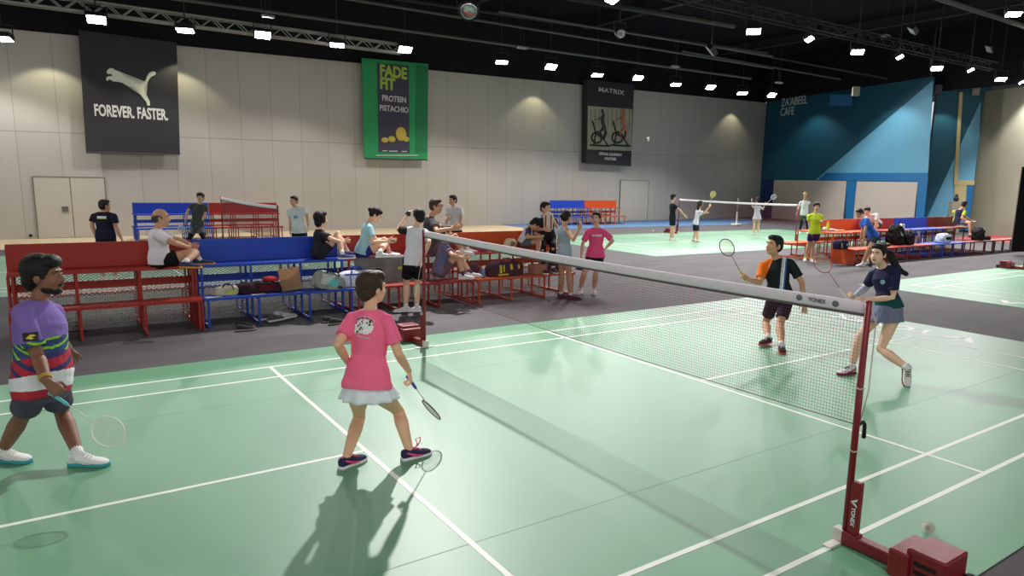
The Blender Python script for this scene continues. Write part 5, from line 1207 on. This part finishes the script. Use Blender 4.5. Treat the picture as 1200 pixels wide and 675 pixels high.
person('person in a white shirt leaning forward, seated close behind the one in blue', 1.68, 10.1, (1026.5, 262), 225,
    dict(neck=(1019, 252.5, -1), head=(1016, 247.5, 0), eR=(1014, 261, 0), wR=(1012, 268, -1), eL=(1027, 262, -1), wL=(1024, 270, 0), kR=(1019, 265, -1), aR=(1018, 279, 0), kL=(1026, 266, -1), aL=(1026, 280, 0)),
    skin=SK1, hair='thick', haircol=(24, 22, 24), shirt=(222, 222, 226), shorts=(56, 56, 74), head_yaw=200, head_pitch=-15)
person('person in lime and navy shirt seated on the dark red bench', 1.72, 10.15, (1123, 259.5), 5,
    dict(neck=(1125, 245.5, 0), head=(1130.3, 239.8, 0), eR=(1127, 255.5, -1), wR=(1134.5, 259, 0), eL=(1131, 254, 1), wL=(1137, 257.5, 0), kR=(1136.5, 261, -1), aR=(1137, 277, -1), kL=(1139.5, 261, 0), aL=(1141, 276.5, 0)),
    skin=SK2, haircol=(34, 28, 30), shirt=(44, 46, 76), shorts=(98, 98, 134), head_yaw=-5, shoes=(196, 40, 50), soles=(206, 60, 60), leg=.6, shirt_low=-.08,
    shirtfn=([(186, 206, 60)], lambda x, y, h, p, SH, A: 1 if abs(x) > .13 else 0), toeyaw=(-20, -5))

# ================================================================== BAGS AND SMALL THINGS
def soft(bm, c, X, Y, Z, a, b, h, e=3.0):
    loft(bm, [(c + Z * (h * k), X, Y, a * q, b * q) for k, q in ((0, .90), (.06, .98), (.3, 1.02), (.6, 1.0), (.85, .88), (.96, .66), (1, .4))], 20, True, e)
def bag(name, label, u, v, z, y, a, b, h, col, rz=0.0, roll=0.0, straps=None, patches=(), cat='bag', top=None, group=None, vox=.012, puff=.012):
    """soft bag standing at the spot where the sight line (u,v) meets height z (or depth y)"""
    import mathutils.noise as mn
    c = ony(u, v, y); c.z = z
    t = thing(name, label, cat, c, group)
    Rm = Matrix.Rotation(rz, 3, 'Z') @ Matrix.Rotation(roll, 3, 'Y'); X, Y_, Z = (Rm @ V(k) for k in ((1, 0, 0), (0, 1, 0), (0, 0, 1)))
    bm = B(); soft(bm, c, X, Y_, Z, a, b, h); me = fuse(bm, vox, 2)
    nn = [x.normal.copy() for x in me.vertices]
    for x, n_ in zip(me.vertices, nn): x.co += n_ * mn.noise((x.co - c) * 9) * puff; x.co.z = max(x.co.z, z + .001)
    obj('bag_body', me.copy(), cloth(col), t)
    for nm, cc, (px, pz), (pw, ph) in patches:      # flat panels on the front side
        bm = B(); n = 10; vs = [[bm.verts.new(V((px + pw * (i / n - .5), pz + ph * (j / 4 - .5), 0))) for j in range(5)] for i in range(n + 1)]
        for i in range(n):
            for j in range(4): bm.faces.new((vs[i][j], vs[i + 1][j], vs[i + 1][j + 1], vs[i][j + 1]))
        nn_ = -Y_; obj(nm, stick(mesh_of(bm, False, False), me, basis(c, X, Z, nn_), .005), cloth(cc), t)
    if straps:
        bm = B(); fr = -Y_ * (b * .98)
        for s in ((-1, 1) if len(straps) > 1 and straps[1] else (1,)):
            f_ = fr * s * .8
            tube(bm, [c + X * (-a * .45) + f_ + Z * (h * .62), c + X * (-a * .38) + f_ * .9 + Z * (h * 1.02), c + X * (-a * .15) + f_ * .5 + Z * (h * 1.22), c + X * (a * .15) + f_ * .5 + Z * (h * 1.22), c + X * (a * .38) + f_ * .9 + Z * (h * 1.02), c + X * (a * .45) + f_ + Z * (h * .62)], .010, 8)
        obj('strap', bm, cloth(straps[0]), t)
    return t, c, (X, Y_, Z), me
bag('pouch', 'small crumpled cream pouch with a lime stripe at the left end of the blue bench', 266, 340, .45, 8.78, .17, .09, .14, (196, 190, 166), patches=(('stripe', (190, 206, 40), (.05, .06), (.14, .03)),), straps=((40, 40, 44), 0), puff=.03)
bag('sports_bag', 'long low black and maroon bag with a red cloth, left of the paper bag', 304, 336, .45, 8.8, .32, .11, .18, (52, 34, 44), patches=(('side_panel', (96, 30, 44), (.08, .09), (.22, .09)),), puff=.03)
bag('red_cloth', 'crumpled red cloth lying on the long black and maroon bag', 318, 325, .62, 8.8, .12, .08, .07, (170, 50, 48), cat='cloth', puff=.03)
c = ony(343, 337, 8.78); c.z = .45; t = thing('paper_bag', 'tan paper carrier bag tilted on the blue bench', 'bag', c); R_ = Matrix.Rotation(-.28, 3, 'Z') @ Matrix.Rotation(-.16, 3, 'Y')
bm = B(); P4 = [[R_ @ V((sx * (.145 + .01 * k), sy * (.06 - .02 * k), k * .33)) + c + V((0, 0, .02)) for sx, sy in ((-1, -1), (1, -1), (1, 1), (-1, 1))] for k in (0, 1)]
A_ = [[bm.verts.new(p) for p in r] for r in P4]; bm.faces.new(list(reversed(A_[0])))
for k in range(4): bm.faces.new((A_[0][k], A_[0][(k + 1) % 4], A_[1][(k + 1) % 4], A_[1][k]))
bmesh.ops.solidify(bm, geom=bm.faces[:], thickness=.004); obj('bag_body', bm, mat('kraft_paper', (198, 164, 128), .8, noise=.06), t, smooth=False)
bm = B(); tube(bm, [R_ @ V((-.05, -.045, .32)) + c, R_ @ V((-.04, -.06, .40)) + c, R_ @ V((.04, -.06, .40)) + c, R_ @ V((.05, -.045, .32)) + c], .004, 6); obj('handle', bm, mat('kraft_paper2', (160, 122, 84), .8), t)
bag('backpack', 'grey backpack with teal panel slumped on the blue bench', 383, 342, .45, 8.72, .25, .14, .27, (150, 156, 150), roll=.3, straps=((44, 48, 52), 0), patches=(('front_panel', (112, 196, 194), (.02, .13), (.2, .12)), ('pocket', (196, 200, 196), (-.1, .15), (.12, .16)), ('logo_patch', (60, 60, 62), (.16, .08), (.1, .04))), puff=.03)
bag('duffel_bag', 'big white duffel bag with blue trim on the right end of the blue bench', 418, 334, .45, 8.85, .32, .15, .25, (216, 216, 228), straps=((52, 78, 180), 1), patches=(('top_trim', (64, 92, 196), (0, .205), (.46, .028)), ('side_trim', (64, 92, 196), (-.15, .10), (.02, .16)), ('side_trim', (64, 92, 196), (.15, .10), (.02, .16))))
bag('dark_bag', 'small dark bag on the blue bench behind the white duffel bag', 444, 322, .45, 9.0, .08, .08, .24, (60, 44, 50), puff=.03)
for u, v, w_, lb in ((250, 344, .11, 'thin white folded paper on the left end of the blue bench seat'), (302, 340.5, .10, 'thin white folded paper before the black and maroon bag')):
    p = ony(u, v, 8.68); p.z = .453; bm = B(); box(bm, p, (w_ * 2, .1, .008), Matrix.Rotation(.2, 3, 'Z'), .002); solo('folded_paper', bm, mat('paper_white', (206, 210, 196), .8), lb, 'paper', p, smooth=False)
# printed grey sheet draped over the step of the red bench
t = thing('draped_sheet', 'grey sheet with a few coloured prints draped over the red bench step', 'cloth', (.75, 9.0, .86)); bm = B(); rows = []
for j, (yy, zz) in enumerate(((9.12, .886), (9.03, .888), (9.0, .86), (8.985, .74), (8.97, .6), (8.9, .5), (8.85, .475))):
    rows.append([bm.verts.new((.12 + 1.25 * i / 24, yy + .008 * math.sin(i * 1.3), zz + .004 * math.sin(i * 1.9 + j))) for i in range(25)])
for a_, b_ in zip(rows, rows[1:]):
    for i in range(24): bm.faces.new((a_[i], a_[i + 1], b_[i + 1], b_[i]))
bmesh.ops.recalc_face_normals(bm, faces=bm.faces[:]); bmesh.ops.solidify(bm, geom=bm.faces[:], thickness=.006); obj('sheet', bm, mat('sheet_grey', (110, 108, 110), .6, noise=.2, nscale=9), t)
bm = B(); box(bm, (.95, 8.966, .68), (.16, .006, .05), Matrix.Rotation(.1, 3, 'Y')); obj('green_print', bm, cloth((170, 190, 60)), t, smooth=False)
bm = B(); box(bm, (1.14, 8.968, .74), (.14, .006, .07), Matrix.Rotation(-.2, 3, 'Y')); obj('white_print', bm, cloth((206, 206, 210)), t, smooth=False)
bag('white_cloth', 'small crumpled white cloth on the top step of the red bench', 463, 296, .88, 9.1, .10, .07, .05, (228, 222, 226), cat='cloth', puff=.03)
t, c, (X, Y_, Z), me = bag('racket_bag', 'black racket bag with yellow slashes on the orange bench', 591, 321, .45, 8.85, .40, .14, .27, (50, 42, 54), straps=((40, 36, 44), 0), patches=(('yellow_slash', (226, 206, 50), (-.16, .14), (.05, .15)), ('yellow_slash', (226, 206, 50), (-.09, .15), (.03, .13)), ('yellow_slash', (226, 206, 50), (.07, .17), (.05, .10)), ('yellow_slash', (226, 206, 50), (.24, .17), (.035, .08)), ('lettering_band', (226, 206, 50), (-.10, .035), (.22, .035))))
c = ony(566, 321, 8.7); c.z = .45; t = thing('water_bottle', 'blue water bottle standing left of the black and yellow racket bag', 'bottle', c)
bm = B(); loft(bm, [(c + UP * k, V((1, 0, 0)), V((0, 1, 0)), r, r) for k, r in ((0, .034), (.01, .037), (.13, .037), (.16, .03), (.175, .018))], 16); obj('bottle_body', bm, mat('bottle_blue', (70, 150, 200), .25), t)
bm = B(); loft(bm, [(c + UP * k, V((1, 0, 0)), V((0, 1, 0)), r, r) for k, r in ((.17, .02), (.20, .02), (.205, .016))], 12); obj('cap', bm, mat('cap_white', (220, 226, 230), .4), t)
bag('handbag', 'magenta handbag on the orange bench top step', 565, 289, .88, 9.15, .12, .08, .17, (186, 40, 122), straps=((60, 20, 50), 1))
bag('white_cloth', 'white towel lying left of the magenta handbag', 552, 291, .88, 9.12, .12, .07, .05, (226, 214, 226), cat='cloth', puff=.02)
bag('cream_bag', 'cream and brown plush looking bag on the orange top step by the bowed person', 597, 290, .88, 9.15, .14, .09, .22, (222, 200, 160), patches=(('brown_patch', (150, 110, 80), (.02, .13), (.1, .08)),), puff=.04)
c = ony(630, 317, 8.8); c.z = .45; t = thing('cardboard_box', 'small brown cardboard box on the low orange seat', 'box', c)
bm = B(); box(bm, c + V((0, 0, .09)), (.3, .2, .18), Matrix.Rotation(.1, 3, 'Z'), .004); obj('box_body', bm, mat('cardboard', (176, 124, 96), .8), t, smooth=False)
bm = B(); box(bm, c + V((0, 0, .181)), (.05, .2, .003), Matrix.Rotation(.1, 3, 'Z')); obj('tape', bm, mat('tape_tan', (206, 170, 130), .5), t, smooth=False)
def basket(u, v, y, s, label):
    c = ony(u, v, y); c.z = .45; t = thing('wire_basket', label, 'basket', c, 'dark baskets on the orange bench'); bm = B()
    for k in range(6):
        z = c.z + .01 + k * s[2] / 5.3; w = .85 + .15 * k / 5; P_ = [V((c.x + sx * s[0] * w, c.y + sy * s[1] * w, z)) for sx, sy in ((-1, -1), (1, -1), (1, 1), (-1, 1))]; tube(bm, P_ + P_[:1], .006, 5)
    for i in range(10):
        q = -1 + 2 * i / 9
        for sy in (-1, 1): tube(bm, [(c.x + q * s[0] * .85, c.y + sy * s[1] * .85, c.z), (c.x + q * s[0], c.y + sy * s[1], c.z + s[2])], .005, 5)
        for sx in (-1, 1): tube(bm, [(c.x + sx * s[0] * .85, c.y + q * s[1] * .85, c.z), (c.x + sx * s[0], c.y + q * s[1], c.z + s[2])], .005, 5)
    obj('wire_frame', bm, mat('basket_dark', (50, 42, 66), .6), t, smooth=False)
    bm = B(); soft(bm, c + V((0, 0, .01)), V((1, 0, 0)), V((0, 1, 0)), UP, s[0] * .8, s[1] * .8, s[2] * .9); obj('contents', fuse(bm, .015, 2), cloth((70, 58, 80)), t)
basket(650, 317, 8.85, (.14, .12, .2), 'dark wire basket on the orange seat, left of the two'); basket(684, 313, 8.85, (.13, .12, .2), 'dark wire basket on the orange seat, behind the person in pink')
bag('dark_bag', 'dark slumped bag beside the person hugging knees behind the net', 553, 319, .45, 8.95, .10, .09, .26, (70, 56, 66), roll=.3, puff=.03)
# shoes on the floor under the benches
def pair(u, v, col, sole, lab, yaw, gap=.12, s=1.0):
    c = onz(u, v)
    for k, side in ((-1, 'left'), (1, 'right')):
        f = yawv(yaw + k * 6); sd = V((f.y, -f.x, 0)); a = c + sd * (gap * k) + UP * (.09 * s)
        t = thing('sports_shoe', lab % side, 'shoe', c + sd * gap * k, 'loose shoes under the benches'); shoe(t, a, f, s, cloth(col), cloth(sole), name='shoe_upper', vox=.012)
pair(314, 376, (90, 90, 96), (226, 226, 226), 'dark grey shoe with white sole under the blue bench, %s one of its pair', 20, .10)
pair(330, 373, (206, 206, 206), (236, 236, 236), 'pale shoe under the blue bench beside the dark grey pair, %s one', 25, .09)
pair(281, 386, (56, 54, 58), (150, 150, 150), 'black low shoe before the blue bench left end, %s one of its pair', -10, .11, .9)
pair(386, 379, (60, 56, 58), (140, 136, 130), 'black low shoe under the right part of the blue bench, %s one of its pair', 10, .1, .9)
# on the right row
c = ony(969.5, 272, 10.35); c.z = .88; t = thing('water_bottle', 'lime coloured bottle on the orange bench by the young person in yellow', 'bottle', c)
bm = B(); loft(bm, [(c + UP * k, V((1, 0, 0)), V((0, 1, 0)), r, r) for k, r in ((0, .044), (.2, .046), (.23, .03), (.27, .026))], 16); obj('bottle_body', bm, mat('bottle_lime', (206, 226, 40), .4), t)
bm = B(); loft(bm, [(c + UP * k, V((1, 0, 0)), V((0, 1, 0)), r, r) for k, r in ((.265, .03), (.3, .03))], 12); obj('cap', bm, mat('cap_lime', (160, 190, 40), .4), t)
bag('white_bag', 'crumpled white bag left of the lime bottle', 966, 272, .88, 10.4, .13, .1, .12, (214, 212, 206), puff=.04)
bag('white_bag', 'crumpled white bag right of the lime bottle', 976.5, 272, .88, 10.3, .12, .1, .08, (206, 204, 196), puff=.04)
bag('tan_cloth', 'tan folded cloth on the orange top step', 985, 271.5, .88, 10.2, .15, .1, .05, (206, 160, 96), cat='cloth')
bag('sports_bag', 'navy sports bag with a yellow stripe on the low orange seat', 985, 289, .45, 9.4, .27, .15, .27, (40, 40, 70), straps=((30, 30, 40), 0), patches=(('yellow_stripe', (216, 206, 50), (-.16, .12), (.03, .14)), ('white_patch', (190, 190, 206), (.08, .14), (.08, .06))))
bag('black_bag', 'big black backpack piled highest on the red bench', 1049, 283, .45, 9.6, .26, .2, .62, (28, 28, 32), straps=((50, 50, 54), 0), patches=(('pale_patch', (150, 170, 176), (-.02, .36), (.05, .14)),), puff=.06)
bag('black_bag', 'second black bag leaning right of the piled backpack', 1062, 285, .45, 9.5, .24, .18, .42, (34, 34, 38), roll=-.15, straps=((120, 120, 124), 0), puff=.06)
bag('white_cloth', 'white cloth tucked on top of the black bags', 1057, 263, .95, 9.75, .12, .08, .14, (216, 212, 216), cat='cloth', puff=.03)
bag('black_bag', 'flat black bag with a lime edge left of the piled backpack', 1036, 289, .45, 9.4, .18, .14, .12, (36, 36, 40), patches=(('lime_edge', (186, 206, 60), (0, .09), (.22, .02)),), puff=.04)
c = ony(1077, 275, 9.6); c.z = .45; bm = B(); loft(bm, [(c + UP * k, V((1, 0, 0)), V((0, 1, 0)), r, r) for k, r in ((0, .05), (.24, .05), (.3, .03), (.34, .03))], 14); solo('water_jug', bm, mat('jug_mauve', (120, 110, 140), .3), 'mauve bottle standing right of the black bags', 'bottle', c)
bag('sports_bag', 'white and black sports bag on the blue seat at the right', 1105, 282, .45, 9.4, .36, .16, .30, (206, 214, 224), patches=(('black_panel', (30, 32, 38), (.05, .15), (.34, .1)), ('black_panel', (30, 32, 38), (.25, .12), (.06, .2))), straps=((30, 32, 38), 0), puff=.03)
bag('black_bag', 'black bag leaning beside the seated person at the right', 1147, 274, .45, 9.45, .22, .18, .46, (34, 36, 40), roll=-.35, puff=.05)
bag('black_bag', 'small black bag on the low brown bench end', 1157, 276, .45, 9.35, .14, .12, .14, (30, 30, 34), puff=.04)
pair(1015, 312, (60, 60, 64), (90, 90, 90), 'dark shoe under the orange bench of the right row, %s one', 40, .1)

bpy.data.scenes.remove(TMP)
